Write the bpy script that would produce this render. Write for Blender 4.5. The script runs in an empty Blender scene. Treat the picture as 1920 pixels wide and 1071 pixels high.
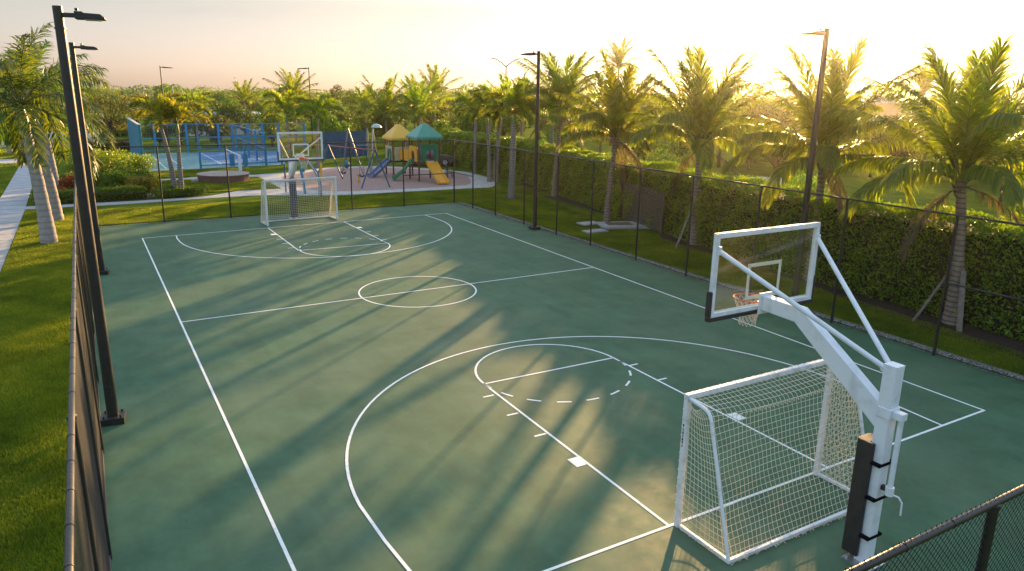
import bpy, math, random
import numpy as np
from mathutils import Vector, Matrix
S = bpy.context.scene
COL = S.collection
R = math.radians
rng = np.random.default_rng(7)
random.seed(7)

EXPO = 2.2; SUN_EL = 9.0; SUN_STR = 3.9; SUN_COL = (1,.60,.25)
SKY_STR = .15; SKY_GAMMA = .55; SKY_LOW = (.53,.495,.63,1); SKY_MID = ((.025,(.53,.50,.63,1)),(.10,(.455,.43,.45,1)),(.25,(.78,.78,.81,1))); SKY_HIGH = (1.1,1.15,1.25,1); WISP = (1.0,.88,.84,1)
COURT_A = (.060,.134,.075); COURT_B = (.078,.147,.079)
HAZE = .00027
HAZE_COL = (1,.9,.76,1); HAZE_G = .92
# ------------------------------------------------------------------ mesh building
class MB:
    """collects shapes and links them as ONE mesh object"""
    def __init__(s):
        s.v = []; s.f = []; s.n = 0
    def add(s, V, F):
        V = np.asarray(V, float)
        s.v.append(V)
        for q in F:
            s.f.append([i + s.n for i in q])
        s.n += len(V)
        return s
    def box(s, a, b):
        x0, y0, z0 = a; x1, y1, z1 = b
        return s.add([(x0,y0,z0),(x1,y0,z0),(x1,y1,z0),(x0,y1,z0),(x0,y0,z1),(x1,y0,z1),(x1,y1,z1),(x0,y1,z1)],
                     [(3,2,1,0),(4,5,6,7),(0,1,5,4),(1,2,6,5),(2,3,7,6),(3,0,4,7)])
    def beam(s, p0, p1, w, h, up=(0,0,1), w1=None, h1=None):
        p0 = np.array(p0, float); p1 = np.array(p1, float)
        d = p1 - p0; d /= np.linalg.norm(d)
        up = np.array(up, float)
        if abs(d @ up) > .98: up = np.array((0,1.,0)) if abs(d[1]) < .9 else np.array((1.,0,0))
        a = np.cross(d, up); a /= np.linalg.norm(a); b = np.cross(a, d)
        w1 = w if w1 is None else w1; h1 = h if h1 is None else h1
        V = []
        for p, ww, hh in ((p0, w, h), (p1, w1, h1)):
            for sx, sy in ((-1,-1),(1,-1),(1,1),(-1,1)):
                V.append(p + a*sx*ww/2 + b*sy*hh/2)
        return s.add(V, [(0,1,2,3),(7,6,5,4),(0,4,5,1),(1,5,6,2),(2,6,7,3),(3,7,4,0)])
    def tube(s, pts, r, n=8, caps=True, closed=False):
        P = [np.array(p, float) for p in pts]
        m = len(P)
        rr = [r]*m if np.isscalar(r) else list(r)
        T = []
        for i in range(m):
            if closed: t = P[(i+1) % m] - P[i-1]
            else: t = P[min(i+1, m-1)] - P[max(i-1, 0)]
            T.append(t/(np.linalg.norm(t)+1e-9))
        ref = np.array((0,0,1.)) if abs(T[0][2]) < .9 else np.array((1.,0,0))
        V = []; a = np.cross(T[0], ref); a /= np.linalg.norm(a)
        for i in range(m):
            a = a - T[i]*(a @ T[i]); a /= np.linalg.norm(a)+1e-9
            b = np.cross(T[i], a)
            for k in range(n):
                th = 2*math.pi*k/n
                V.append(P[i] + rr[i]*(a*math.cos(th) + b*math.sin(th)))
        F = []
        for i in range(m if closed else m-1):
            j = (i+1) % m
            for k in range(n):
                F.append((i*n+k, i*n+(k+1) % n, j*n+(k+1) % n, j*n+k))
        if caps and not closed:
            F.append(tuple(range(n-1, -1, -1))); F.append(tuple((m-1)*n+k for k in range(n)))
        return s.add(V, F)
    def lathe(s, prof, c=(0,0,0), n=16):
        V = []; F = []
        for r, z in prof:
            for k in range(n):
                th = 2*math.pi*k/n
                V.append((c[0]+r*math.cos(th), c[1]+r*math.sin(th), c[2]+z))
        for i in range(len(prof)-1):
            for k in range(n):
                F.append((i*n+k, i*n+(k+1) % n, (i+1)*n+(k+1) % n, (i+1)*n+k))
        F.append(tuple(range(n-1,-1,-1))); F.append(tuple((len(prof)-1)*n+k for k in range(n)))
        return s.add(V, F)
    def prism(s, poly, z0, z1):
        n = len(poly)
        V = [(x,y,z0) for x,y in poly] + [(x,y,z1) for x,y in poly]
        F = [tuple(range(n-1,-1,-1)), tuple(range(n,2*n))] + [(i,(i+1) % n,n+(i+1) % n,n+i) for i in range(n)]
        return s.add(V, F)
    def extrude(s, poly3, off):
        """a planar outline (3D points) pushed along off"""
        n = len(poly3); off = np.array(off, float)
        V = [np.array(p, float) for p in poly3] + [np.array(p, float)+off for p in poly3]
        F = [tuple(range(n-1,-1,-1)), tuple(range(n,2*n))] + [(i,(i+1) % n,n+(i+1) % n,n+i) for i in range(n)]
        return s.add(V, F)
    def build(s, name, m, parent=None, smooth=False, bevel=0, loc=None):
        me = bpy.data.meshes.new(name)
        V = np.concatenate(s.v) if s.v else np.zeros((0,3))
        me.from_pydata(V.tolist(), [], s.f)
        me.validate(); me.update()
        return link(name, me, m, parent, smooth, bevel, loc)

def link(name, me, m, parent=None, smooth=False, bevel=0, loc=None):
    if m is not None: me.materials.append(m)
    if smooth:
        me.polygons.foreach_set('use_smooth', [True]*len(me.polygons))
    o = bpy.data.objects.new(name, me); COL.objects.link(o)
    if parent is not None: o.parent = parent
    if loc is not None: o.location = loc
    if bevel:
        b = o.modifiers.new('edge', 'BEVEL'); b.width = bevel; b.segments = 2; b.limit_method = 'ANGLE'
    if smooth:
        try:
            me.set_sharp_from_angle(angle=R(42))
        except Exception: pass
    return o

def np_mesh(name, V, quads=None, tris=None):
    """fast mesh from arrays"""
    V = np.ascontiguousarray(V, np.float32)
    loops = []; tot = []
    if quads is not None and len(quads): loops.append(np.asarray(quads).ravel()); tot.append(np.full(len(quads), 4))
    if tris is not None and len(tris): loops.append(np.asarray(tris).ravel()); tot.append(np.full(len(tris), 3))
    loops = np.concatenate(loops).astype(np.int32); tot = np.concatenate(tot).astype(np.int32)
    start = np.concatenate([[0], np.cumsum(tot)[:-1]]).astype(np.int32)
    me = bpy.data.meshes.new(name)
    me.vertices.add(len(V)); me.vertices.foreach_set('co', V.ravel())
    me.loops.add(len(loops)); me.loops.foreach_set('vertex_index', loops)
    me.polygons.add(len(tot)); me.polygons.foreach_set('loop_start', start)
    me.update(calc_edges=True)
    return me

def wires(P0, P1, r, n=3):
    """many straight round wires as arrays"""
    P0 = np.asarray(P0, float); P1 = np.asarray(P1, float)
    d = P1-P0; d /= np.linalg.norm(d, axis=1)[:,None]+1e-9
    ref = np.where(np.abs(d[:,2:3]) < .9, np.array([[0,0,1.]]), np.array([[1.,0,0]]))
    a = np.cross(d, ref); a /= np.linalg.norm(a, axis=1)[:,None]; b = np.cross(d, a)
    m = len(P0); V = np.zeros((m, 2*n, 3))
    for k in range(n):
        th = 2*math.pi*k/n; o = r*(a*math.cos(th)+b*math.sin(th))
        V[:,k] = P0+o; V[:,n+k] = P1+o
    base = (np.arange(m)*2*n)[:,None]
    Q = np.concatenate([base+np.array([[k,(k+1) % n,n+(k+1) % n,n+k]]) for k in range(n)])
    return V.reshape(-1,3), Q

def thing(name, label, cat, loc=(0,0,0), rz=0, group=None):
    o = bpy.data.objects.new(name, None); COL.objects.link(o)
    o.empty_display_size = .3
    o.location = loc; o.rotation_euler = (0,0,rz)
    return tag(o, label, cat, group)
def tag(o, label, cat, group=None):
    o['label'] = label; o['category'] = cat
    if group: o['group'] = group
    return o
def setting(o, kind='structure'):
    o['kind'] = kind
    return o
def dup(root, loc, rz=0, sc=1.0, label=None, group=None):
    r = root.copy(); COL.objects.link(r); r.location = loc; r.rotation_euler = (root.rotation_euler[0], root.rotation_euler[1], rz)
    r.scale = (sc,)*3 if np.isscalar(sc) else sc
    if label: r['label'] = label
    if group: r['group'] = group
    for ch in list(root.children):
        c = ch.copy(); COL.objects.link(c); c.parent = r
        for g in ch.children:
            d = g.copy(); COL.objects.link(d); d.parent = c
    return r

# ------------------------------------------------------------------ materials
MATS = {}
def _new(name):
    m = bpy.data.materials.new(name); m.use_nodes = True
    nt = m.node_tree
    return m, nt, nt.nodes, nt.links, nt.nodes['Principled BSDF']
def c4(c): return (c[0], c[1], c[2], 1)
def mat(name, c, c2=None, rough=.6, scale=6, metal=0, bump=0, bscale=60, spec=.5, detail=6, lo=.35, hi=.65, coat=0):
    """principled colour with a noise blend to a second colour and a fine bump"""
    m, nt, N, L, P = _new(name)
    P.inputs['Roughness'].default_value = rough; P.inputs['Metallic'].default_value = metal
    P.inputs['Specular IOR Level'].default_value = spec
    if coat: P.inputs['Coat Weight'].default_value = coat
    P.inputs['Base Color'].default_value = c4(c)
    tc = N.new('ShaderNodeTexCoord')
    if c2 is not None:
        n = N.new('ShaderNodeTexNoise'); n.inputs['Scale'].default_value = scale; n.inputs['Detail'].default_value = detail
        L.new(tc.outputs['Object'], n.inputs['Vector'])
        r = N.new('ShaderNodeMapRange'); r.inputs[1].default_value = lo; r.inputs[2].default_value = hi
        L.new(n.outputs[0], r.inputs[0])
        x = N.new('ShaderNodeMix'); x.data_type = 'RGBA'; x.inputs[6].default_value = c4(c); x.inputs[7].default_value = c4(c2)
        L.new(r.outputs[0], x.inputs[0]); L.new(x.outputs[2], P.inputs['Base Color'])
        rr = N.new('ShaderNodeMapRange'); rr.inputs[3].default_value = max(0, rough-.08); rr.inputs[4].default_value = min(1, rough+.1)
        L.new(n.outputs[0], rr.inputs[0]); L.new(rr.outputs[0], P.inputs['Roughness'])
    if bump:
        n2 = N.new('ShaderNodeTexNoise'); n2.inputs['Scale'].default_value = bscale; n2.inputs['Detail'].default_value = 4
        L.new(tc.outputs['Object'], n2.inputs['Vector'])
        b = N.new('ShaderNodeBump'); b.inputs['Strength'].default_value = bump; b.inputs['Distance'].default_value = .02
        L.new(n2.outputs[0], b.inputs['Height']); L.new(b.outputs[0], P.inputs['Normal'])
    MATS[name] = m
    return m

def leaf_mat(name, ca, cb, cc, trans=.45, rough=.45, tint=(1.5,1.35,.35), objvar=.25, spec=.4):
    """leaf: colour varies per leaf and per plant; light shines through"""
    m, nt, N, L, P = _new(name)
    g = N.new('ShaderNodeNewGeometry'); oi = N.new('ShaderNodeObjectInfo')
    cr = N.new('ShaderNodeValToRGB'); e = cr.color_ramp.elements
    e[0].position = 0; e[0].color = c4(ca); e[1].position = 1; e[1].color = c4(cc)
    k = e.new(.55); k.color = c4(cb)
    L.new(g.outputs['Random Per Island'], cr.inputs[0])
    hs = N.new('ShaderNodeHueSaturation')
    mr = N.new('ShaderNodeMapRange'); mr.inputs[3].default_value = 1-objvar; mr.inputs[4].default_value = 1+objvar
    L.new(oi.outputs['Random'], mr.inputs[0]); L.new(mr.outputs[0], hs.inputs['Value'])
    mh = N.new('ShaderNodeMapRange'); mh.inputs[3].default_value = .475; mh.inputs[4].default_value = .525
    L.new(oi.outputs['Random'], mh.inputs[0]); L.new(mh.outputs[0], hs.inputs['Hue'])
    L.new(cr.outputs[0], hs.inputs['Color'])
    L.new(hs.outputs[0], P.inputs['Base Color'])
    P.inputs['Roughness'].default_value = rough; P.inputs['Specular IOR Level'].default_value = spec
    t = N.new('ShaderNodeBsdfTranslucent')
    mx = N.new('ShaderNodeMix'); mx.data_type = 'RGBA'; mx.blend_type = 'MULTIPLY'; mx.inputs[0].default_value = 1
    mx.inputs[7].default_value = c4(tint); L.new(hs.outputs[0], mx.inputs[6])
    L.new(mx.outputs[2], t.inputs['Color'])
    ms = N.new('ShaderNodeMixShader'); ms.inputs[0].default_value = trans
    L.new(P.outputs[0], ms.inputs[1]); L.new(t.outputs[0], ms.inputs[2])
    L.new(ms.outputs[0], N['Material Output'].inputs['Surface'])
    MATS[name] = m
    return m

def ring_mat(name, c, c2, ring, freq, rough=.8, bump=.5):
    """palm trunk: horizontal leaf-scar rings along z, blotches"""
    m, nt, N, L, P = _new(name)
    tc = N.new('ShaderNodeTexCoord')
    n = N.new('ShaderNodeTexNoise'); n.inputs['Scale'].default_value = 5; n.inputs['Detail'].default_value = 8
    L.new(tc.outputs['Object'], n.inputs['Vector'])
    x = N.new('ShaderNodeMix'); x.data_type = 'RGBA'; x.inputs[6].default_value = c4(c); x.inputs[7].default_value = c4(c2)
    r = N.new('ShaderNodeMapRange'); r.inputs[1].default_value = .35; r.inputs[2].default_value = .65
    L.new(n.outputs[0], r.inputs[0]); L.new(r.outputs[0], x.inputs[0])
    w = N.new('ShaderNodeTexWave'); w.wave_type = 'BANDS'; w.bands_direction = 'Z'; w.inputs['Scale'].default_value = freq
    w.inputs['Distortion'].default_value = 1.2; w.inputs['Detail'].default_value = 2; w.inputs['Detail Scale'].default_value = 1.5
    L.new(tc.outputs['Object'], w.inputs['Vector'])
    pw = N.new('ShaderNodeMath'); pw.operation = 'POWER'; pw.inputs[1].default_value = 6; L.new(w.outputs['Fac'], pw.inputs[0])
    x2 = N.new('ShaderNodeMix'); x2.data_type = 'RGBA'; x2.inputs[7].default_value = c4(ring)
    L.new(pw.outputs[0], x2.inputs[0]); L.new(x.outputs[2], x2.inputs[6]); L.new(x2.outputs[2], P.inputs['Base Color'])
    b = N.new('ShaderNodeBump'); b.inputs['Strength'].default_value = bump; b.inputs['Distance'].default_value = .03; b.invert = True
    ad = N.new('ShaderNodeMath'); ad.operation = 'MULTIPLY_ADD'; ad.inputs[1].default_value = -.6; L.new(n.outputs[0], ad.inputs[0]); L.new(pw.outputs[0], ad.inputs[2])
    L.new(ad.outputs[0], b.inputs['Height']); L.new(b.outputs[0], P.inputs['Normal'])
    P.inputs['Roughness'].default_value = rough; P.inputs['Specular IOR Level'].default_value = .3
    MATS[name] = m
    return m

black = mat('black_paint', (.012,.012,.013), (.02,.019,.018), .42, 9, 0, .1, 200)
blackmatt = mat('black_vinyl_wire', (.008,.009,.01), None, .8, spec=.02)
railm = mat('black_vinyl_rail', (.014,.0135,.014), (.03,.027,.026), .36, 4, 0, .05, 150)
white = mat('white_powder_coat', (.70,.75,.80), (.50,.53,.56), .42, 5, 0, .1, 120, lo=.5, hi=.82, detail=10)
whiteworn = mat('white_goal_paint', (.74,.77,.80), (.45,.45,.43), .5, 9, 0, .12, 90, lo=.52, hi=.8, detail=10)
linem = mat('white_line_paint', (.82,.83,.80), (.40,.48,.42), .75, 11, 0, .15, 300, lo=.55, hi=.86, detail=12)
netm = mat('net_cord', (.84,.74,.56), (.74,.64,.46), .8, 20)
hoopnet = mat('hoop_net_cord', (.72,.68,.58), (.62,.56,.46), .8, 20)
wireglint = mat('glint_vinyl_wire', (.03,.028,.026), (.05,.045,.04), .5, 30, spec=.4)  # black vinyl wire, glossier, with sun glints put into a lighter colour
orange = mat('orange_rim_enamel', (.80,.11,.02), (.68,.08,.015), .35, 20)
padblack = mat('black_foam_pad', (.018,.016,.016), (.03,.027,.026), .55, 8, 0, .15, 60)
padnavy = mat('navy_foam_pad', (.02,.025,.07), (.03,.036,.09), .55, 8, 0, .15, 60)
concrete = mat('pale_concrete', (.43,.44,.46), (.35,.355,.37), .85, 1.6, 0, .25, 90)
concrete2 = mat('curb_concrete', (.52,.5,.47), (.42,.40,.38), .85, 2.5, 0, .25, 90)
asphalt = mat('sun_bleached_asphalt', (.22,.215,.22), (.16,.158,.165), .85, 1.2, 0, .3, 120)
dirt = mat('dark_bark_mulch', (.050,.030,.022), (.022,.014,.010), .95, 9, 0, .9, 45)
soil = mat('bare_soil', (.07,.045,.032), (.035,.024,.018), .95, 8, 0, .8, 40)
rubber = mat('pink_tan_rubber_tiles', (.40,.255,.215), (.33,.21,.18), .85, 14, 0, .4, 120)
wood = mat('grey_weathered_timber', (.22,.19,.16), (.14,.12,.10), .8, 9, 0, .4, 50)
# ------------------------------------------------------------------ camera, world, sun
cam = bpy.data.cameras.new('camera'); co = bpy.data.objects.new('camera', cam); COL.objects.link(co)
cam.sensor_width = 36; cam.lens = 25.502; cam.clip_end = 3000; cam.clip_start = .05
Rv = Vector((.86447007,-.50243878,.01570905)); Uv = Vector((.11608801,.22994554,.96625495)); Fv = Vector((.48909618,.83347485,-.25710816))
M3 = Matrix((Rv, Uv, -Fv)).transposed()
co.matrix_world = Matrix.Translation((-8.5822,-20.3807,6.1305)) @ M3.to_4x4()
S.camera = co
S.view_settings.view_transform = 'Standard'; S.view_settings.look = 'None'; S.view_settings.gamma = 1
S.view_settings.use_curve_mapping = False
S.view_settings.exposure = EXPO
S.cycles.use_denoising = True
S.cycles.max_bounces = 8; S.cycles.diffuse_bounces = 3; S.cycles.glossy_bounces = 3; S.cycles.transmission_bounces = 6
S.cycles.transparent_max_bounces = 8; S.cycles.volume_bounces = 1
S.cycles.sample_clamp_indirect = 6
AZ = R(51); EL = R(SUN_EL)
w = bpy.data.worlds.new('World'); S.world = w; w.use_nodes = True
WN = w.node_tree.nodes; WL = w.node_tree.links; bg = WN['Background']
sky = WN.new('ShaderNodeTexSky'); sky.sky_type = 'NISHITA'; sky.sun_disc = False
sky.sun_elevation = EL; sky.sun_rotation = AZ; sky.air_density = 1.0; sky.dust_density = 1.6; sky.ozone_density = 1.2
# evening tint of the low sky plus a few thin wisps
tc = WN.new('ShaderNodeTexCoord'); sx = WN.new('ShaderNodeSeparateXYZ'); WL.new(tc.outputs['Generated'], sx.inputs[0])
tint = WN.new('ShaderNodeValToRGB'); te = tint.color_ramp.elements
te[0].position = .0; te[0].color = SKY_LOW; te[1].position = .62; te[1].color = SKY_HIGH
for ps, cl in SKY_MID: k_ = te.new(ps); k_.color = cl
WL.new(sx.outputs[2], tint.inputs[0])
mul = WN.new('ShaderNodeMix'); mul.data_type = 'RGBA'; mul.blend_type = 'MULTIPLY'; mul.inputs[0].default_value = 1
gm = WN.new('ShaderNodeGamma'); gm.inputs[1].default_value = SKY_GAMMA; WL.new(sky.outputs[0], gm.inputs[0]); WL.new(gm.outputs[0], mul.inputs[6]); WL.new(tint.outputs[0], mul.inputs[7])
mp = WN.new('ShaderNodeMapping'); mp.inputs['Scale'].default_value = (2.2,2.2,16); WL.new(tc.outputs['Generated'], mp.inputs[0])
cn = WN.new('ShaderNodeTexNoise'); cn.inputs['Scale'].default_value = 2.4; cn.inputs['Detail'].default_value = 7; WL.new(mp.outputs[0], cn.inputs['Vector'])
cm = WN.new('ShaderNodeMapRange'); cm.interpolation_type = 'SMOOTHSTEP'; cm.inputs[1].default_value = .56; cm.inputs[2].default_value = .75; cm.inputs[4].default_value = .28
WL.new(cn.outputs[0], cm.inputs[0])
wisp = WN.new('ShaderNodeMix'); wisp.data_type = 'RGBA'; wisp.inputs[7].default_value = WISP
WL.new(cm.outputs[0], wisp.inputs[0]); WL.new(mul.outputs[2], wisp.inputs[6])
WL.new(wisp.outputs[2], bg.inputs[0]); bg.inputs[1].default_value = SKY_STR
sl = bpy.data.lights.new('sun', 'SUN'); sl.energy = SUN_STR; sl.angle = R(.8); sl.color = SUN_COL
so = bpy.data.objects.new('sun', sl); COL.objects.link(so)
sd = Vector((math.sin(AZ)*math.cos(EL), math.cos(AZ)*math.cos(EL), math.sin(EL)))
so.rotation_euler = sd.to_track_quat('Z','Y').to_euler(); so.location = sd*300

# ------------------------------------------------------------------ ground sheets
def lawn_material(name):
    m, nt, N, L, P = _new(name)
    tc = N.new('ShaderNodeTexCoord')
    n1 = N.new('ShaderNodeTexNoise'); n1.inputs['Scale'].default_value = .55; n1.inputs['Detail'].default_value = 6
    n2 = N.new('ShaderNodeTexNoise'); n2.inputs['Scale'].default_value = 22; n2.inputs['Detail'].default_value = 5
    for n in (n1,n2): L.new(tc.outputs['Object'], n.inputs['Vector'])
    a = N.new('ShaderNodeMix'); a.data_type = 'RGBA'; a.inputs[6].default_value = (.09,.155,.018,1); a.inputs[7].default_value = (.15,.20,.028,1)
    r = N.new('ShaderNodeMapRange'); r.inputs[1].default_value = .38; r.inputs[2].default_value = .62; L.new(n1.outputs[0], r.inputs[0]); L.new(r.outputs[0], a.inputs[0])
    b = N.new('ShaderNodeMix'); b.data_type = 'RGBA'; b.blend_type = 'MULTIPLY'; b.inputs[0].default_value = .8
    r2 = N.new('ShaderNodeMapRange'); r2.inputs[1].default_value = .3; r2.inputs[2].default_value = .7; r2.inputs[3].default_value = .45; r2.inputs[4].default_value = 1.15
    L.new(n2.outputs[0], r2.inputs[0]); L.new(a.outputs[2], b.inputs[6]); L.new(r2.outputs[0], b.inputs[7]); L.new(b.outputs[2], P.inputs['Base Color'])
    bp = N.new('ShaderNodeBump'); bp.inputs['Strength'].default_value = .9; bp.inputs['Distance'].default_value = .05; L.new(n2.outputs[0], bp.inputs['Height']); L.new(bp.outputs[0], P.inputs['Normal'])
    P.inputs['Roughness'].default_value = 1; P.inputs['Specular IOR Level'].default_value = 0
    return m
lawnm = lawn_material('lawn_turf')
def sheet(name, poly, z, m, thick=.03, kind='structure'):
    o = MB().prism(poly, z-thick, z).build(name, m)
    return setting(o, kind)
def spline(pts, n=8, closed=True):
    P = np.array(pts, float); m = len(P); out = []
    for i in range(m if closed else m-1):
        p0,p1,p2,p3 = (P[(i-1) % m],P[i],P[(i+1) % m],P[(i+2) % m]) if closed else (P[max(i-1,0)],P[i],P[i+1],P[min(i+2,m-1)])
        for k in range(n):
            t = k/n
            out.append(tuple(.5*((2*p1)+(-p0+p2)*t+(2*p0-5*p1+4*p2-p3)*t*t+(-p0+3*p1-3*p2+p3)*t**3)))
    if not closed: out.append(tuple(P[-1]))
    return out
g = MB(); xs = np.linspace(-900,1100,41)
g.add([(-900,-600,-.03),(1300,-600,-.03),(1300,1500,-.03),(-900,1500,-.03)], [(0,1,2,3)])
setting(g.build('ground', lawnm))

# green acrylic court: faint streaks, stains and rolled texture
m, nt, N, L, P = _new('green_acrylic_court')
tcn = N.new('ShaderNodeTexCoord')
n1 = N.new('ShaderNodeTexNoise'); n1.inputs['Scale'].default_value = .32; n1.inputs['Detail'].default_value = 8; n1.inputs['Roughness'].default_value = .62
mpn = N.new('ShaderNodeMapping'); mpn.inputs['Scale'].default_value = (2.6,.35,1); mpn.inputs['Rotation'].default_value = (0,0,.5)
n2 = N.new('ShaderNodeTexNoise'); n2.inputs['Scale'].default_value = 1.1; n2.inputs['Detail'].default_value = 7
n3 = N.new('ShaderNodeTexNoise'); n3.inputs['Scale'].default_value = 170; n3.inputs['Detail'].default_value = 3
n4 = N.new('ShaderNodeTexNoise'); n4.inputs['Scale'].default_value = 3.2; n4.inputs['Detail'].default_value = 9; n4.inputs['Roughness'].default_value = .7
L.new(tcn.outputs['Object'], n1.inputs['Vector']); L.new(tcn.outputs['Object'], mpn.inputs[0]); L.new(mpn.outputs[0], n2.inputs['Vector']); L.new(tcn.outputs['Object'], n3.inputs['Vector']); L.new(tcn.outputs['Object'], n4.inputs['Vector'])
def ramp(src, a, b, c, d):
    r = N.new('ShaderNodeMapRange'); r.inputs[1].default_value = a; r.inputs[2].default_value = b; r.inputs[3].default_value = c; r.inputs[4].default_value = d
    L.new(src, r.inputs[0]); return r.outputs[0]
x1 = N.new('ShaderNodeMix'); x1.data_type = 'RGBA'; x1.inputs[6].default_value = c4(COURT_A); x1.inputs[7].default_value = c4(COURT_B)
L.new(ramp(n1.outputs[0], .36, .66, 0, 1), x1.inputs[0])
x2 = N.new('ShaderNodeMix'); x2.data_type = 'RGBA'; x2.blend_type = 'MULTIPLY'; x2.inputs[0].default_value = 1
L.new(x1.outputs[2], x2.inputs[6]); L.new(ramp(n2.outputs[0], .3, .7, .93, 1.07), x2.inputs[7])
x3 = N.new('ShaderNodeMix'); x3.data_type = 'RGBA'; x3.blend_type = 'MULTIPLY'; x3.inputs[0].default_value = 1
L.new(x2.outputs[2], x3.inputs[6]); L.new(ramp(n4.outputs[0], .3, .75, .92, 1.1), x3.inputs[7])
n5 = N.new('ShaderNodeTexNoise'); n5.inputs['Scale'].default_value = .9; n5.inputs['Detail'].default_value = 12; n5.inputs['Roughness'].default_value = .75
mp5 = N.new('ShaderNodeMapping'); mp5.inputs['Location'].default_value = (7,3,1); L.new(tcn.outputs['Object'], mp5.inputs[0]); L.new(mp5.outputs[0], n5.inputs['Vector'])
vs = N.new('ShaderNodeTexVoronoi'); vs.inputs['Scale'].default_value = 1.7; vs.inputs['Randomness'].default_value = 1; L.new(mp5.outputs[0], vs.inputs['Vector'])
x4 = N.new('ShaderNodeMix'); x4.data_type = 'RGBA'; x4.blend_type = 'MULTIPLY'; x4.inputs[0].default_value = 1      # worn, paler and dirtier areas
L.new(x3.outputs[2], x4.inputs[6]); L.new(ramp(n5.outputs[0], .35, .68, .78, 1.18), x4.inputs[7])
x5 = N.new('ShaderNodeMix'); x5.data_type = 'RGBA'; x5.inputs[7].default_value = (.03,.05,.035,1)                  # small dark spots: gum, drips, ball scuffs
L.new(x4.outputs[2], x5.inputs[6]); L.new(ramp(vs.outputs['Distance'], .015, .035, .55, 0), x5.inputs[0])
x6 = N.new('ShaderNodeMix'); x6.data_type = 'RGBA'; x6.inputs[7].default_value = (.16,.17,.13,1)                   # dusty film
n6 = N.new('ShaderNodeTexNoise'); n6.inputs['Scale'].default_value = .22; n6.inputs['Detail'].default_value = 9; n6.inputs['Roughness'].default_value = .68; L.new(mp5.outputs[0], n6.inputs['Vector'])
L.new(x5.outputs[2], x6.inputs[6]); L.new(ramp(n6.outputs[0], .5, .75, 0, .35), x6.inputs[0])
L.new(x6.outputs[2], P.inputs['Base Color'])
L.new(ramp(n4.outputs[0], .3, .7, .6, .8), P.inputs['Roughness']); P.inputs['Specular IOR Level'].default_value = .16
bp = N.new('ShaderNodeBump'); bp.inputs['Strength'].default_value = .35; bp.inputs['Distance'].default_value = .004
L.new(n3.outputs[0], bp.inputs['Height']); L.new(bp.outputs[0], P.inputs['Normal'])
courtm = m
sheet('court_surface', [(-8.98,-18.4),(9.12,-18.4),(9.38,16.86),(-8.9,16.86)], 0, courtm, .12)

# painted lines, 4 mm above the court
LW = .05
lm = MB()
def strip(pts, wd=LW, closed=False, z=.004):
    P = np.array(pts, float); n = len(P)
    V = []; F = []
    for i in range(n):
        if closed: t = P[(i+1) % n]-P[i-1]
        else: t = P[min(i+1,n-1)]-P[max(i-1,0)]
        t = t/np.linalg.norm(t); nn = np.array((-t[1],t[0]))
        a = P[i]+nn*wd/2; b = P[i]-nn*wd/2
        V += [(a[0],a[1],z),(b[0],b[1],z)]
    for i in range(n if closed else n-1):
        j = (i+1) % n
        F.append((2*i,2*i+1,2*j+1,2*j))
    lm.add(V, F)
def arc(cx, cy, r, a0, a1, n=48): return [(cx+r*math.cos(R(a0+(a1-a0)*i/n)), cy+r*math.sin(R(a0+(a1-a0)*i/n))) for i in range(n+1)]
e = LW/2
strip([(-6.82,-13.45),(-6.88,13.14)]); strip([(6.72,-13.48),(7.35,13.72)])
strip([(-6.82+e,-13.455),(6.72-e,-13.455)]); strip([(-6.88+e,13.1),(7.35-e,13.69)])
strip([(-6.85+e,.2),(-1.75-e,.26)]); strip([(-1.75+e,.26),(1.93-e,.31)]); strip([(1.93+e,.31),(7.03-e,.37)])
strip(arc(.09,.285,1.84,0,360,72)[:-1], closed=True)
# near key
k1 = -13.455+e
strip([(-1.77,k1),(-1.65,-7.43)]); strip([(1.82,k1),(1.86,-7.45)]); strip([(-1.64+e,-7.43),(1.85-e,-7.46)], z=.0045)
strip(arc(.11,-7.44,1.75,0,180), z=.004)
for a in range(9): strip(arc(.12,-7.46,1.76,-8-a*20.5,-8-a*20.5-10,6))
strip([(-5.45,k1),(-5.55,-11.8)]+[(-.07+5.5*math.cos(R(t)), -11.05+5.69*math.sin(R(t))) for t in range(177,2,-3)]+[(5.40,-11.7),(5.24,k1)], z=.005)
for y in (-8.05,-9.05,-10.07):
    lm.box((-2.0,y-e,.001),(-1.72-e,y+e,.004)); lm.box((1.86+e,y-e,.001),(2.12,y+e,.004))
for sx, xx in ((-1,-1.72),(1,1.86)):
    a, b = sorted((xx+sx*e, xx+sx*.24)); lm.box((a,-11.38,.001),(b,-11.08,.004))
# far key
k2 = 13.33
strip([(-1.73,k2-e),(-1.73,7.88)]); strip([(1.84,k2+.12-e),(1.88,7.75)]); strip([(-1.73+e,7.88),(1.86-e,7.72)], z=.0045)
strip(arc(.1,7.82,1.8,180,360))
for a in range(9): strip(arc(.12,7.82,1.78,8+a*20.5,18+a*20.5,6))
strip([(-5.58,13.12),(-5.62,12.4)]+[(.3+5.9*math.cos(R(t)), 11.9+5.84*math.sin(R(t))) for t in range(182,361,3)]+[(6.2,12.4),(6.14,13.6)], z=.005)
for y in (8.5,9.5,10.5):
    lm.box((-2.0,y-e,.001),(-1.73-e,y+e,.004)); lm.box((1.9+e,y-e,.001),(2.14,y+e,.004))
for sx, xx in ((-1,-1.73),(1,1.88)):
    a, b = sorted((xx+sx*e, xx+sx*.24)); lm.box((a,11.5,.001),(b,11.8,.004))
setting(lm.build('court_lines', linem))

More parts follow.
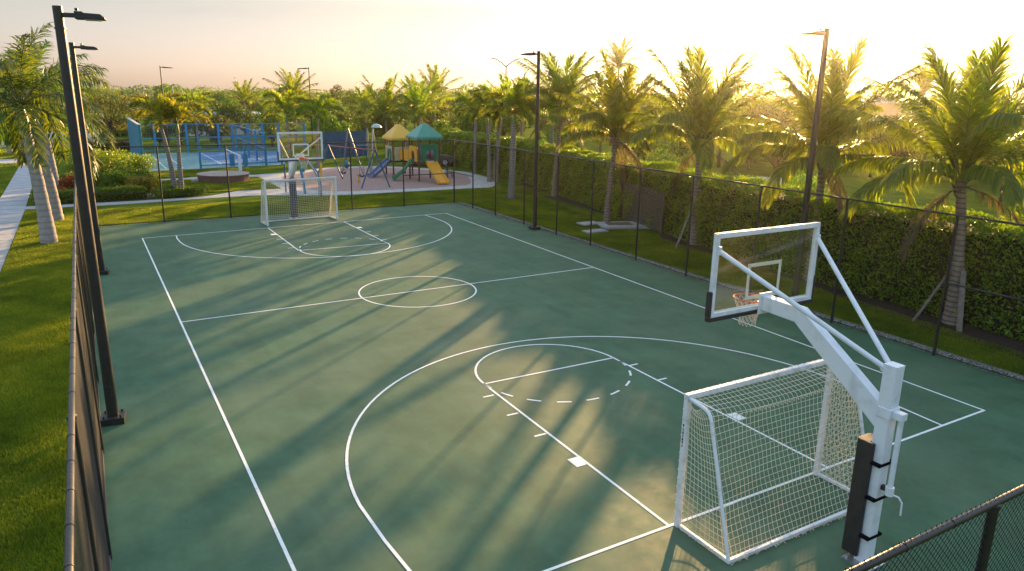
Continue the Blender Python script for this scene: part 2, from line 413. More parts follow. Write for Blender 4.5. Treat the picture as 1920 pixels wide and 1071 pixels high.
# paths and paved places
sheet('walkway', [(-12.98,-30),(-11.5,-30),(-11.5,23.6),(-11.9,59),(-13.1,59),(-12.9,30)], -.004, concrete, .1)
jm = MB()
for y in np.arange(-18,58,1.5): jm.box((-12.93,y-.008,-.003),(-11.55-(.4*max(0,y-24)/35),y+.008,-.0005))
setting(jm.build('walkway_joint_line', dirt))
cp = spline([(-11.49,23.75),(-8,23.7),(-5.4,23.9),(-2.6,24.3),(.4,24.3),(2.6,23.2),(4.45,22.6)],6,False) 
cp2 = spline([(4.2,36.0),(1.6,35.0),(.9,31.8),(1.1,28.4),(-.3,27.2),(-2.5,25.3),(-5.4,24.75),(-8,24.75),(-11.49,24.8)],6,False)
sheet('cross_path', cp+cp2, -.006, concrete, .1)
ring = spline([(4.45,22.7),(8.57,22.45),(12.1,22.3),(13.7,21.8),(15.3,22.9),(16.6,25.3),(17.3,28.3),(17.2,32),(13.6,37.4),(9,38.6),(5.2,36.6),(2.4,34),(1.8,29),(2.6,25)],6)
sheet('playground_kerb', ring, .0, concrete2, .1)
inner = spline([(5.0,24.1),(8.6,23.7),(12.4,23.7),(14.2,24.4),(15.6,27.3),(16.2,29),(16.2,31.7),(13.1,36.3),(9.2,37.6),(6,35.6),(3.7,33.5),(3.1,29),(3.6,25.6)],6)
sheet('playground_surface', inner, .012, rubber, .03)
sheet('garden_path', spline([(-4.4,33.9),(-2.2,34.2),(0,35.4),(1.8,34.2),(2.0,35.4),(0,36.4),(-2.6,35.2),(-4.4,34.9)],5), -.008, concrete, .1)
sheet('stepping_path', [(-6.6,26.6),(-5.3,26.2),(-4.9,26.8),(-5.6,27.9),(-6.8,28.2)], -.008, concrete, .1)
sheet('side_path', [(-60,51.2),(-13.0,51.0),(-12.98,54.9),(-60,55.4)], -.008, concrete, .1)
sheet('road', [(-90,68),(-6.5,69.5),(-3.5,74),(-6,82),(-90,80.5)], -.012, asphalt, .1)
sheet('far_road', [(-90,92),(-6,92),(-6,97),(-90,97)], -.012, asphalt, .1)
sheet('ball_court', [(-5.1,40.6),(5.9,42.1),(9.0,57),(-5.1,57)], -.002, mat('teal_sport_paint',(.075,.26,.29),(.065,.22,.25),.6,2), .1)
sheet('ball_court_blue_zone', [(.6,43.4),(5.8,44.0),(8.6,56.3),(.4,56.3)], .003, mat('blue_sport_paint',(.035,.19,.42),(.03,.165,.37),.6,2), .002)
bl = MB()
for a, b in (((-4.9,41.0),(5.8,42.4)),((-3.2,42.2),(-3.2,53)),((-2.0,42),(-2.0,53)),((-3.2,47.5),(4,47.5)),((1.2,43.6),(1.2,56)),((5.0,44),(5.0,56)),((1.2,45.6),(5.9,45.9))):
    P0 = np.array(a); P1 = np.array(b); t = (P1-P0)/np.linalg.norm(P1-P0); n_ = np.array((-t[1],t[0]))*.04
    bl.add([(*(P0+n_),.008),(*(P0-n_),.008),(*(P1-n_),.008),(*(P1+n_),.008)], [(0,1,2,3)])
setting(bl.build('ball_court_lines', linem))
sheet('mulch_bed', spline([(10.6,-18),(10.9,-12),(11.2,-8.5),(12.1,-5),(12.7,1.2),(13.2,3.6),(14.6,6),(15.2,12),(15.6,18),(16.6,22),(19,22),(18.5,6),(17.5,-18)],5), -.008, dirt, .1)
sheet('garden_bed', spline([(-10.6,23.9+.95),(-8,25.0),(-5.6,25.3),(-5.4,26.6),(-5.9,30),(-6,38),(-11,38),(-11,29)],5), -.0075, dirt, .1)
sheet('sandy_patch', spline([(31.5,15.0),(35,14.6),(38.5,17),(37.5,19.6),(33,18.6)],6), -.008, mat('pale_sand',(.5,.44,.36),(.42,.37,.3),.9,3), .02)
# ------------------------------------------------------------------ basketball hoops (local frame: court side = +y, pole at origin)
m, nt, N, L, P = _new('backboard_glass')
P.inputs['Base Color'].default_value = (.86,.82,.68,1); P.inputs['Roughness'].default_value = .05
N2 = N.new('ShaderNodeBsdfTransparent'); N2.inputs[0].default_value = (.97,.965,.93,1)
gl = N.new('ShaderNodeBsdfGlossy'); gl.inputs['Roughness'].default_value = .06; gl.inputs[0].default_value = (.9,.9,.9,1)
df = N.new('ShaderNodeBsdfDiffuse'); df.inputs[0].default_value = (.5,.45,.33,1)
tr = N.new('ShaderNodeBsdfTranslucent'); tr.inputs[0].default_value = (.7,.6,.4,1)
dm = N.new('ShaderNodeMixShader'); dm.inputs[0].default_value = .5; L.new(df.outputs[0], dm.inputs[1]); L.new(tr.outputs[0], dm.inputs[2])
tcg = N.new('ShaderNodeTexCoord'); ng = N.new('ShaderNodeTexNoise'); ng.inputs['Scale'].default_value = 3; ng.inputs['Detail'].default_value = 8
mpg = N.new('ShaderNodeMapping'); mpg.inputs['Rotation'].default_value = (0,.6,0); mpg.inputs['Scale'].default_value = (.6,1,2.4)
L.new(tcg.outputs['Object'], mpg.inputs[0]); L.new(mpg.outputs[0], ng.inputs['Vector'])
rg = N.new('ShaderNodeMapRange'); rg.inputs[1].default_value = .4; rg.inputs[2].default_value = .75; rg.inputs[3].default_value = .01; rg.inputs[4].default_value = .07; L.new(ng.outputs[0], rg.inputs[0])
ms1 = N.new('ShaderNodeMixShader'); L.new(rg.outputs[0], ms1.inputs[0]); L.new(N2.outputs[0], ms1.inputs[1]); L.new(dm.outputs[0], ms1.inputs[2])
fr = N.new('ShaderNodeValue'); fr.outputs[0].default_value = .05
ms2 = N.new('ShaderNodeMixShader'); L.new(fr.outputs[0], ms2.inputs[0]); L.new(ms1.outputs[0], ms2.inputs[1]); L.new(gl.outputs[0], ms2.inputs[2])
L.new(ms2.outputs[0], N['Material Output'].inputs['Surface'])
glassm = m
steel = mat('galvanised_steel', (.55,.56,.58), (.42,.43,.45), .35, 8, .8)
def net_mesh(cx, cy, z0, r0, r1, ln, n=14, rows=7, rad=.0042):
    P0 = []; P1 = []
    def pt(i, k):
        t = i/rows; r = r0+(r1-r0)*(1-(1-t)**1.6) + (.012 if i == rows else 0)
        th = 2*math.pi*(k+.5*(i % 2))/n
        return (cx+r*math.cos(th), cy+r*math.sin(th), z0-ln*t+.006*math.sin(3*th))
    for i in range(rows):
        for k in range(n):
            a = pt(i,k)
            for kk in ((k,k-1) if i % 2 == 0 else (k,k+1)):
                P0.append(a); P1.append(pt(i+1,kk))
    return wires(P0, P1, rad, 5)
def hoop(name, label, loc, rz, bw, padm, padtop, bx=0.0, rim_dx=.1):
    t = thing(name, label, 'basketball hoop', loc, rz, 'basketball hoops')
    p = MB().box((-.09,-.09,.02),(.09,.09,2.86)); pole = p.build('pole', white, t, bevel=.012)
    MB().box((-.093,-.093,2.86),(.093,.093,2.872)).build('pole_cap', white, pole, bevel=.004)
    bb = MB().box((-.2,-.2,.0),(.2,.2,.022))
    for sx in (-.15,.15):
        for sy in (-.15,.15): bb.tube([(sx,sy,.018),(sx,sy,.06)], .016, 6)
    bb.build('base_plate', steel, pole)
    # arm: sleeve, rising beam, short level head
    a = MB()
    prof = [(.085,1.98),(.085,2.34),(1.42,3.24),(2.10,3.26),(2.10,3.04),(1.50,3.02)]
    a.extrude([(-.078,y,z) for y,z in prof], (.156,0,0)); arm = a.build('arm', white, t, bevel=.01)
    fb = MB().box((-.13,2.10,2.98),(.13,2.125,3.30))
    for x in (-.1,.1):
        for z in (3.02,3.26): fb.tube([(x,2.085,z),(x,2.105,z)], .013, 6)
    fb.build('arm_flange', white, arm)
    sb = MB(); sb.box((-.104,-.104,2.16),(.104,.084,2.30)); sb.box((-.06,-.24,2.18),(.06,-.104,2.28)); sb.build('pivot_bracket', white, t, bevel=.008)
    # height jack behind the pole with its crank
    j = MB().tube([(0,-.2,1.22),(0,-.2,2.18)], .035, 10).tube([(0,-.2,1.12),(0,-.2,1.24)], .055, 10); jack = j.build('height_jack', white, t, smooth=True)
    MB().box((-.03,-.19,1.16),(.03,-.09,1.22)).build('jack_bracket', padblack, jack)
    MB().tube([(0,-.09,1.11),(.03,-.24,1.13),(.055,-.30,1.12),(.07,-.345,1.06),(.075,-.35,.88)], .012, 8).build('crank_handle', white, t, smooth=True)
    # backboard
    zb, zt, yb = 3.03, 4.27, 2.15
    x0, x1 = bx-bw/2, bx+bw/2; fw_ = .07
    f = MB(); f.box((x0,yb,zt-fw_),(x1,yb+.06,zt)); f.box((x0,yb,zb),(x1,yb+.06,zb+fw_)); f.box((x0,yb,zb+fw_),(x0+fw_,yb+.06,zt-fw_)); f.box((x1-fw_,yb,zb+fw_),(x1,yb+.06,zt-fw_))
    for kx in np.linspace(x0+.035,x1-.035,9):
        for zz in (zb+.035,zt-.035): f.tube([(kx,yb-.006,zz),(kx,yb+.002,zz)], .011, 6)
    for zz in np.linspace(zb+.2,zt-.2,5):
        for kx in (x0+.035,x1-.035): f.tube([(kx,yb-.006,zz),(kx,yb+.002,zz)], .011, 6)
    fr_ = f.build('backboard_frame', white, t)
    MB().box((x0+fw_,yb+.036,zb+fw_),(x1-fw_,yb+.048,zt-fw_)).build('backboard_glass', glassm, t)
    q = MB(); X0, X1, Z0, Z1, w_ = bx-.36, bx+.36, zb+.17, zb+.72, .055
    for a0, b0 in (((X0,yb+.0495,Z1-w_),(X1,yb+.0525,Z1)),((X0,yb+.0495,Z0),(X1,yb+.0525,Z0+w_)),((X0,yb+.0495,Z0+w_),(X0+w_,yb+.0525,Z1-w_)),((X1-w_,yb+.0495,Z0+w_),(X1,yb+.0525,Z1-w_))): q.box(a0, b0)
    i_ = .018
    for a0, b0 in (((x0+fw_,yb+.0495,zt-fw_-i_),(x1-fw_,yb+.0525,zt-fw_)),((x0+fw_,yb+.0495,zb+fw_),(x1-fw_,yb+.0525,zb+fw_+i_)),((x0+fw_,yb+.0495,zb+fw_+i_),(x0+fw_+i_,yb+.0525,zt-fw_-i_)),((x1-fw_-i_,yb+.0495,zb+fw_+i_),(x1-fw_,yb+.0525,zt-fw_-i_))): q.box(a0, b0)
    q.build('target_square', linem, t)
    pd = MB(); pd.box((x0-.03,yb-.012,zb-.055),(x1+.03,yb+.08,zb+.012)); 
    for xa, xb in ((x0-.035,x0+.012),(x1-.012,x1+.035)): pd.box((xa,yb-.013,zb+.012),(xb,yb+.081,zb+.40))
    pd.build('board_padding', padblack if padm is padblack else padm, t, bevel=.015)
    # struts from the pole top to the upper board corners
    for sx in (-1,1):
        s_ = MB().tube([(sx*.05,.07,2.80),(bx+sx*(bw/2-.05),yb-.02,4.02)], .034, 10)
        br = s_.box((bx+sx*(bw/2-.05)-.025,yb-.045,3.97),(bx+sx*(bw/2-.05)+.025,yb-.001,4.09)); br.tube([(sx*.05-.02,.1,2.80),(sx*.05+.02,.1,2.80)], .05, 8)
        s_.build('strut', white, t, smooth=True)
    # rim
    ry = yb+.09+.27; rx = bx+rim_dx; rz_ = 3.10
    MB().tube([(rx+.245*math.cos(2*math.pi*k/32), ry+.245*math.sin(2*math.pi*k/32), rz_) for k in range(32)], .0115, 8, closed=True).build('rim', orange, t, smooth=True)
    b2 = MB().box((rx-.09,yb+.054,rz_-.12),(rx+.09,yb+.075,rz_+.04)); b2.box((rx-.075,yb+.075,rz_-.012),(rx+.075,ry-.215,rz_+.012)); b2.beam((rx-.06,yb+.07,rz_-.1),(rx-.09,ry-.2,rz_-.015),.012,.02); b2.beam((rx+.06,yb+.07,rz_-.1),(rx+.09,ry-.2,rz_-.015),.012,.02)
    b2.build('rim_bracket', orange, t, bevel=.004)
    V, Q = net_mesh(rx, ry, rz_-.012, .24, .12, .42); link('hoop_net', np_mesh('hoop_net', V, Q), hoopnet, t, smooth=True)
    # pole padding (wraps the court side) and its straps
    pp = MB(); pp.extrude([(-.15,.02,.1),(-.15,.24,.1),(-.115,.27,.1),(.115,.27,.1),(.15,.24,.1),(.15,.02,.1),(.095,.02,.1),(.095,.094,.1),(-.095,.094,.1),(-.095,.02,.1)], (0,0,padtop-.1))
    pad = pp.build('pole_pad', padm, t, bevel=.012)
    for z in (.42,1.0,1.5):
        st = MB(); st.box((-.153,-.105,z),(-.094,.03,z+.035)); st.box((.094,-.105,z),(.153,.03,z+.035)); st.box((-.153,-.108,z),(.153,-.093,z+.035)); st.build('pad_strap', blackmatt, pad)
    return t
hoop('basketball_hoop', 'white basketball hoop with black pole pad and glass backboard behind the large goal', (0,-15.38,0), 0, 2.2, padblack, 1.78, .02)
hoop('basketball_hoop', 'distant white basketball hoop with navy pole pad and clear backboard before the playground', (-.06,15.33,0), math.pi, 2.02, padnavy, 1.98, .03, -.02)

# ------------------------------------------------------------------ soccer goals (front at y=0, net behind at -y)
def goal(name, label, loc, rz, wd):
    t = thing(name, label, 'soccer goal', loc, rz, 'small soccer goals')
    h = wd/2; H = 2.02; b = .08
    f = MB(); 
    f.box((-h-b/2,-b/2,0),(-h+b/2,b/2,H)); f.build('goal_post', whiteworn, t, bevel=.01)
    MB().box((h-b/2,-b/2,0),(h+b/2,b/2,H)).build('goal_post', whiteworn, t, bevel=.01)
    MB().box((-h-b/2,-b/2-.001,H+.001),(h+b/2,b/2+.001,H+b)).build('crossbar', whiteworn, t, bevel=.01)
    D = 1.0; T = .46
    side = [(0,H+.03),(-.33,H-.015),(-.40,H-.04),(-.445,H-.09),(-.475,H-.17),(-D,.03)]
    for sx in (-1,1):
        MB().tube([(sx*h,y-.02 if i == 0 else y,z) for i,(y,z) in enumerate(side)], .026, 10).build('back_stay', whiteworn, t, smooth=True)
        MB().beam((sx*h,-.04,.035),(sx*h,-D+.02,.035),.05,.055).build('ground_bar', whiteworn, t, bevel=.008)
    MB().beam((-h-.02,-D,.035),(h+.02,-D,.035),.055,.06).build('ground_bar', whiteworn, t, bevel=.008)
    # net cords: back sheet, two side sheets; cords sag inward
    prof = np.array([(0,H+.03)]+side[1:]); seg = np.r_[0,np.cumsum(np.hypot(*np.diff(prof,axis=0).T))]; Lp = seg[-1]
    def bk(s, x):   # point on the back sheet
        y = np.interp(s, seg, prof[:,0]); z = np.interp(s, seg, prof[:,1])
        u = s/Lp; q = 1-(x/h)**2
        sag = .13*q*math.sin(math.pi*min(1,max(0,u)))**.8
        dx = .012*math.sin(s*9+x*5)
        if u < .22: return (x+dx, y+.02, z-.03-sag*.9)
        return (x+dx, y+.025+sag*.8, max(z-.02-.03*q, .03))
    P0 = []; P1 = []
    cell = .09; nx = int(round(wd/cell)); ns = int(round(Lp/cell)); sub = 2
    for i in range(nx+1):
        x = -h+wd*i/nx
        pts = [bk(Lp*k/(ns*sub), x) for k in range(ns*sub+1)]; P0 += pts[:-1]; P1 += pts[1:]
    for k in range(ns+1):
        pts = [bk(Lp*k/ns, -h+wd*i/(nx*sub)) for i in range(nx*sub+1)]; P0 += pts[:-1]; P1 += pts[1:]
    NV, NQ = wires(P0, P1, .0043, 4)
    def yb(z): return float(np.interp(z, prof[::-1,1], prof[::-1,0]))
    for sx in (-1,1):
        P0 = []; P1 = []
        nz = 22; ny = 11
        def sd_(v, u):   # v 0..1 height, u 0..1 depth
            z = .05+(H-.06)*v; y = yb(z)*u
            bow = .055*math.sin(math.pi*v)*math.sin(math.pi*u)
            return (sx*(h-.01-bow), y, z-.10*math.sin(math.pi*u)*(.4+.6*v))
        for i in range(nz+1):
            pts = [sd_(i/nz, k/(ny*2)) for k in range(ny*2+1)]; P0 += pts[:-1]; P1 += pts[1:]
        for k in range(ny+1):
            pts = [sd_(i/(nz*2), k/ny) for i in range(nz*2+1)]; P0 += pts[:-1]; P1 += pts[1:]
        if sx == 1:   # the far side sheet is hung askew: a second, diagonal lacing shows
            for k in range(-nz, ny+1):
                pts = []
                for i in range(nz+1):
                    u = (k+i*.75)/ny
                    if 0 <= u <= 1: pts.append(sd_(i/nz, u))
                P0 += pts[:-1]; P1 += pts[1:]
        V, Q = wires(P0, P1, .0043, 4); link('side_net', np_mesh('side_net', V, Q), netm, t)
    # loose hem of cord bunched round the back bar and clips on the posts
    rr = random.Random(3); P0 = []; P1 = []
    for i in range(int(wd/.055)):
        x = -h+i*.055; p = [(x+rr.uniform(-.02,.02), -D-rr.uniform(.0,.08), rr.uniform(.006,.075)) for _ in range(4)]; p.append((x+.075,-D-.03,.02)); P0 += p[:-1]; P1 += p[1:]
    for sx in (-1,1):
        for i in range(16):
            y = -.05-i*.058; p = [(sx*h+sx*rr.uniform(.0,.05), y+rr.uniform(-.02,.02), rr.uniform(.006,.07)) for _ in range(3)]; p.append((sx*(h+.02),y-.06,.02)); P0 += p[:-1]; P1 += p[1:]
    # cord lashings round the frame
    def lash(c_, u_, v_, r_):
        q = [np.array(c_)+r_*(math.cos(a_)*np.array(u_)+math.sin(a_)*np.array(v_)) for a_ in np.linspace(0,2*math.pi,9)]
        P0.extend(q[:-1]); P1.extend(q[1:])
    for sx in (-1,1):
        for z in np.arange(.12,2,.135): lash((sx*h,0,z),(1,0,.1),(0,1,0),.058)
    for x in np.arange(-h+.1,h,.135): lash((x,0,H+.04),(0,1,0),(.1,0,1),.060)
    V, Q = wires(P0, P1, .004, 4)
    link('net', np_mesh('net', np.concatenate([NV,V]), np.concatenate([NQ,Q+len(NV)])), netm, t)
    if loc[1] < 0:
        s_ = MB().box((-h-.0425,-.003,1.30),(-h-.0402,.003,1.65))
        for z, l in ((1.62,.03),(1.56,.012),(1.50,.035),(1.45,.03),(1.40,.03),(1.36,.02),(1.30,.014)): s_.box((-h-.043,-.012,z),(-h-.0405,.012,z+l))
        s_.build('post_lettering', blackmatt, t)
    return t
goal('soccer_goal', 'large white soccer goal with cream net standing under the nearest hoop', (-.12,-13.52,0), 0, 3.1)
goal('soccer_goal', 'far white soccer goal with net in front of the navy padded hoop pole', (.04,13.95,0), math.pi-.085*-1, 3.36)

# ------------------------------------------------------------------ chain link fences
FH = 3.5
def fence(name, label, posts, mids=(), wire_r=.0010, pitch=.056, knuckle=False, corner=(), topr=.026, H=FH, pr=.036, wire_m=None):
    t = thing(name, label, 'fence', (posts[0][0],posts[0][1],0), 0, 'black chain link fence sides')
    o = np.array((posts[0][0],posts[0][1]))
    Pp = [np.array(p)-o for p in posts]
    for i, p in enumerate(Pp):
        r = .042 if i in corner else pr
        MB().tube([(p[0],p[1],-.1),(p[0],p[1],H-.03)], r, 10).lathe([(r+.006,H-.04),(r+.006,H-.01),(r*.5,H+.012)], (p[0],p[1],0), 10).build('post', black, t, smooth=True)
    for i in range(len(Pp)-1):
        a, b = Pp[i], Pp[i+1]
        rl = MB().tube([(*a,H),(*b,H)], topr, 10); n_ = int(np.linalg.norm(b-a)/.45)
        for k in range(1,n_):
            q = a+(b-a)*k/n_; d = (b-a)/np.linalg.norm(b-a)*.006
            rl.tube([(*(q-d),H),(*(q+d),H)], topr+.0035, 10)
        rl.build('top_rail', railm, t, smooth=True)
        MB().tube([(*a,.06),(*b,.06)], .016, 8).build('bottom_rail', black, t, smooth=True)
        if i in mids:
            zz = mids[i] if isinstance(mids, dict) else 1.75
            MB().tube([(*a,zz),(*b,zz)], .024, 8).build('mid_rail', black, t, smooth=True)
        # woven mesh of this bay
        Lb = np.linalg.norm(b-a); d = (b-a)/Lb; nrm = np.array((-d[1],d[0]))
        z0, z1 = .03, H+.01; hh = z1-z0
        P0 = []; P1 = []; seg = .42
        for sgn in (1,-1):
            k0 = -hh if sgn == 1 else 0; k1 = Lb if sgn == 1 else Lb+hh
            for s0 in np.arange(k0+pitch/2, k1, pitch):
                ta = max(0, -s0) if sgn == 1 else max(0, s0-Lb); tb = min(hh, Lb-s0) if sgn == 1 else min(hh, s0)
                if tb-ta < .02: continue
                n_ = max(1, int((tb-ta)/seg)); ts = np.linspace(ta, tb, n_+1)
                s_ = s0+sgn*ts
                off = .0035*sgn
                pts = np.stack([a[0]+d[0]*s_+nrm[0]*off, a[1]+d[1]*s_+nrm[1]*off, z0+ts], -1)
                P0.append(pts[:-1]); P1.append(pts[1:])
        if knuckle:
            for s0 in np.arange(.02, Lb, pitch):
                pp_ = a+d*s0
                pts = np.array([(*(pp_-nrm*.004),H),(*(pp_+d*.008-nrm*.01),H+.034),(*(pp_+d*.016+nrm*.006),H+.042),(*(pp_+d*.02+nrm*.008),H+.026),(*(pp_+d*.03),H+.0)])
                P0.append(pts[:-1]); P1.append(pts[1:])
        V, Q = wires(np.concatenate(P0), np.concatenate(P1), wire_r, 4 if knuckle else 3)
        link('chain_link', np_mesh('chain_link', V, Q), wire_m or blackmatt, t)
    return t
lx = lambda y: -8.93+.0022*(y+18)
fence('chain_link_fence', 'black chain link fence between the lawn and the two thick lamp posts', [(lx(y),y) for y in (-18.26,-17.0,-13.8,-10.4,-7.05,-3.5,0,3.4,6.8,10.2,13.5,16.8)], wire_r=.0009, pitch=.06, knuckle=True, corner=(0,11), topr=.026, pr=.034, wire_m=wireglint)
fence('chain_link_fence', 'black chain link fence across the far end of the court before the playground', [(-8.86,16.82),(-5.68,16.8),(-2.73,16.78),(.35,16.78),(3.36,16.78),(6.29,16.8),(9.36,16.88)], mids={5:1.68})
fence('chain_link_fence', 'long black chain link fence on the palm and hedge side of the court', [(9.4,16.95),(9.42,14.65),(9.4,12.08),(9.36,9.17),(9.32,6.28),(9.28,3.65),(9.22,.63),(9.17,-2.16),(9.13,-5.1),(9.08,-8.1),(9.04,-11.04),(9.02,-14.1),(9.0,-17.1),(9.0,-18.26)], mids={0:1.72,10:1.86,11:1.84}, corner=(0,13))
fence('chain_link_fence', 'black chain link fence cutting the near corner in front of the big hoop', [(-8.9,-18.27),(-6.6,-18.27),(-3.53,-18.27),(-.5,-18.27),(2.5,-18.27),(5.6,-18.27),(8.97,-18.27)], wire_r=.0019, knuckle=True, topr=.027, pr=.034)
# crushed stone beside the fence foot
rr = np.random.default_rng(5); n = 5200
y_ = rr.uniform(-18,16.8,n); x_ = 9.14+.011*(y_+5)+rr.uniform(.05,.40,n)**1.0
s_ = rr.uniform(.014,.038,n)
octv = np.array([(1,0,0),(-1,0,0),(0,1,0),(0,-1,0),(0,0,1),(0,0,-1)], float); octf = np.array([(0,2,4),(2,1,4),(1,3,4),(3,0,4),(2,0,5),(1,2,5),(3,1,5),(0,3,5)])
jit = rr.uniform(.6,1.25,(n,6,3)); V = octv[None]*jit*s_[:,None,None]; V[:,:,2] *= .7
V += np.stack([x_,y_,s_*.3-.005],-1)[:,None]
F = octf[None]+(np.arange(n)*6)[:,None,None]
o = link('gravel', np_mesh('gravel', V.reshape(-1,3), None, F.reshape(-1,3)), mat('grey_crushed_stone',(.42,.41,.39),(.18,.175,.17),.9,30)); setting(o,'stuff')
o['label'] = 'crushed grey stone along the foot of the fence'
kb = MB()
ys = np.linspace(-18.2,16.8,36)
for i in range(35):
    x0, x1 = 9.13+.011*(ys[i]+5)+.42, 9.13+.011*(ys[i+1]+5)+.42
    kb.beam((x0+.05,ys[i]+.004,-.02),(x1+.05,ys[i+1]-.004,-.02),.04,.06)
setting(kb.build('edging_kerb', asphalt))

# ------------------------------------------------------------------ floodlight posts round the court
lens = mat('lamp_lens', (.5,.48,.42), None, .2)
def floodlight(label, x, y, H, rz, name='lamp_post', r0=.10, r1=.075, L_=.85, grp='court lamp posts', plate=True, dark=True):
    t = thing(name, label, 'lamp post', (x,y,0), rz, grp)
    MB().tube([(0,0,.1),(0,0,.3),(0,0,H*.5),(0,0,H-.38),(0,0,H)], [r0,r0,(r0+r1)/2,r1,r1], 14).build('pole', black, t, smooth=True)
    if plate:
        q = MB().box((-.2,-.2,-.0),(.2,.2,.13))
        for sx in (-.14,.14):
            for sy in (-.14,.14): q.tube([(sx,sy,.125),(sx,sy,.17)], .018, 6)
        q.build('base_plinth', black, t)
        MB().box((-.04,-r0-.012,.55),(.04,-r0+.012,.75)).build('hand_hole_cover', black, t, bevel=.004)
    MB().tube([(0,0,H-.36),(0,0,H-.335)], r1+.012, 14).build('collar', black, t, smooth=True)
    arm = MB().box((r1*.7,-.035,H-.17),(.26,.035,H-.10)).build('arm', black, t, bevel=.006)
    hd = MB(); prof = [(.24,H-.195),(.24,H-.075),(.36,H-.075),(.37,H-.095),(.62,H-.105),(L_-.02,H-.145),(L_,H-.155),(L_,H-.185),(L_-.02,H-.195)]
    hd.extrude([(x_,-.13,z_) for x_,z_ in prof], (0,.26,0)); head = hd.build('lamp_head', black, t, bevel=.012)
    MB().box((.38,-.105,H-.206),(L_-.06,.105,H-.1955)).build('lamp_lens', lens, head)
    MB().tube([(.27,0,H-.06),(.27,0,H-.02)], .03, 8).build('photocell', black, head)
    return t
floodlight('thickest black lamp post, bolted on a square plinth beside the lawn fence', -8.68,-5.74,7.38,R(-8),L_=.68)
floodlight('tall black lamp post right behind the thickest one along the lawn fence', -8.52,7.06,7.42,R(-8),L_=.72)
floodlight('slim black lamp post inside the court before the twin armed street light', 9.12,7.8,7.9,R(180))
floodlight('leaning looking tall lamp post seen between the sunlit coconut palms behind the big backboard', 9.0,-6.86,7.92,R(180))
# ------------------------------------------------------------------ plants
coco_leaf = leaf_mat('coconut_leaflet', (.085,.145,.018), (.13,.20,.025), (.22,.24,.035), .64, .38, tint=(2.0,1.85,.32), objvar=.12)
royal_leaf = leaf_mat('royal_leaflet', (.05,.105,.022), (.085,.15,.03), (.15,.19,.03), .5, .38, objvar=.12)
dry_leaf = leaf_mat('dry_frond_leaflet', (.12,.115,.045), (.17,.155,.07), (.24,.215,.12), .35, .6, tint=(1.3,1.15,.7), objvar=.1)
fox_leaf = leaf_mat('foxtail_leaflet', (.14,.22,.015), (.22,.30,.02), (.34,.34,.03), .55, .42, objvar=.12)
tree_leaf = leaf_mat('broad_leaf', (.045,.10,.014), (.075,.145,.018), (.14,.19,.024), .5, .5, objvar=.5)
hedge_leaf = leaf_mat('hedge_leaf', (.09,.20,.022), (.16,.30,.03), (.30,.42,.045), .42, .35, objvar=.05)
shrub_leaf = leaf_mat('shrub_leaf', (.055,.12,.012), (.10,.17,.016), (.2,.24,.02), .45, .4, objvar=.2)
croton_leaf = leaf_mat('croton_leaf', (.16,.022,.014), (.26,.05,.02), (.20,.10,.02), .35, .4, tint=(1.6,.9,.4), objvar=.1)
gold_leaf = leaf_mat('variegated_leaf', (.10,.13,.018), (.20,.18,.025), (.30,.16,.03), .4, .4, objvar=.1)
grass_leaf = leaf_mat('grass_blade', (.10,.17,.014), (.16,.23,.02), (.26,.28,.035), .45, .5, objvar=.0, spec=.25)
coco_bark = ring_mat('coconut_bark', (.30,.24,.19), (.2,.16,.125), (.10,.078,.06), 2.2)
royal_bark = ring_mat('royal_palm_bark', (.36,.34,.33), (.27,.255,.25), (.24,.22,.21), 1.3, .8, .08)
fox_bark = ring_mat('foxtail_bark', (.28,.26,.235), (.2,.185,.165), (.11,.1,.09), 2.2, .8, .3)
shaft_m = mat('palm_crownshaft', (.16,.24,.05), (.12,.19,.04), .35, 3)
rach_m = mat('frond_stalk', (.13,.15,.035), (.10,.115,.03), .6, 5, spec=.2)
bark = mat('tree_bark', (.12,.095,.07), (.06,.048,.036), .9, 7, 0, .7, 25)

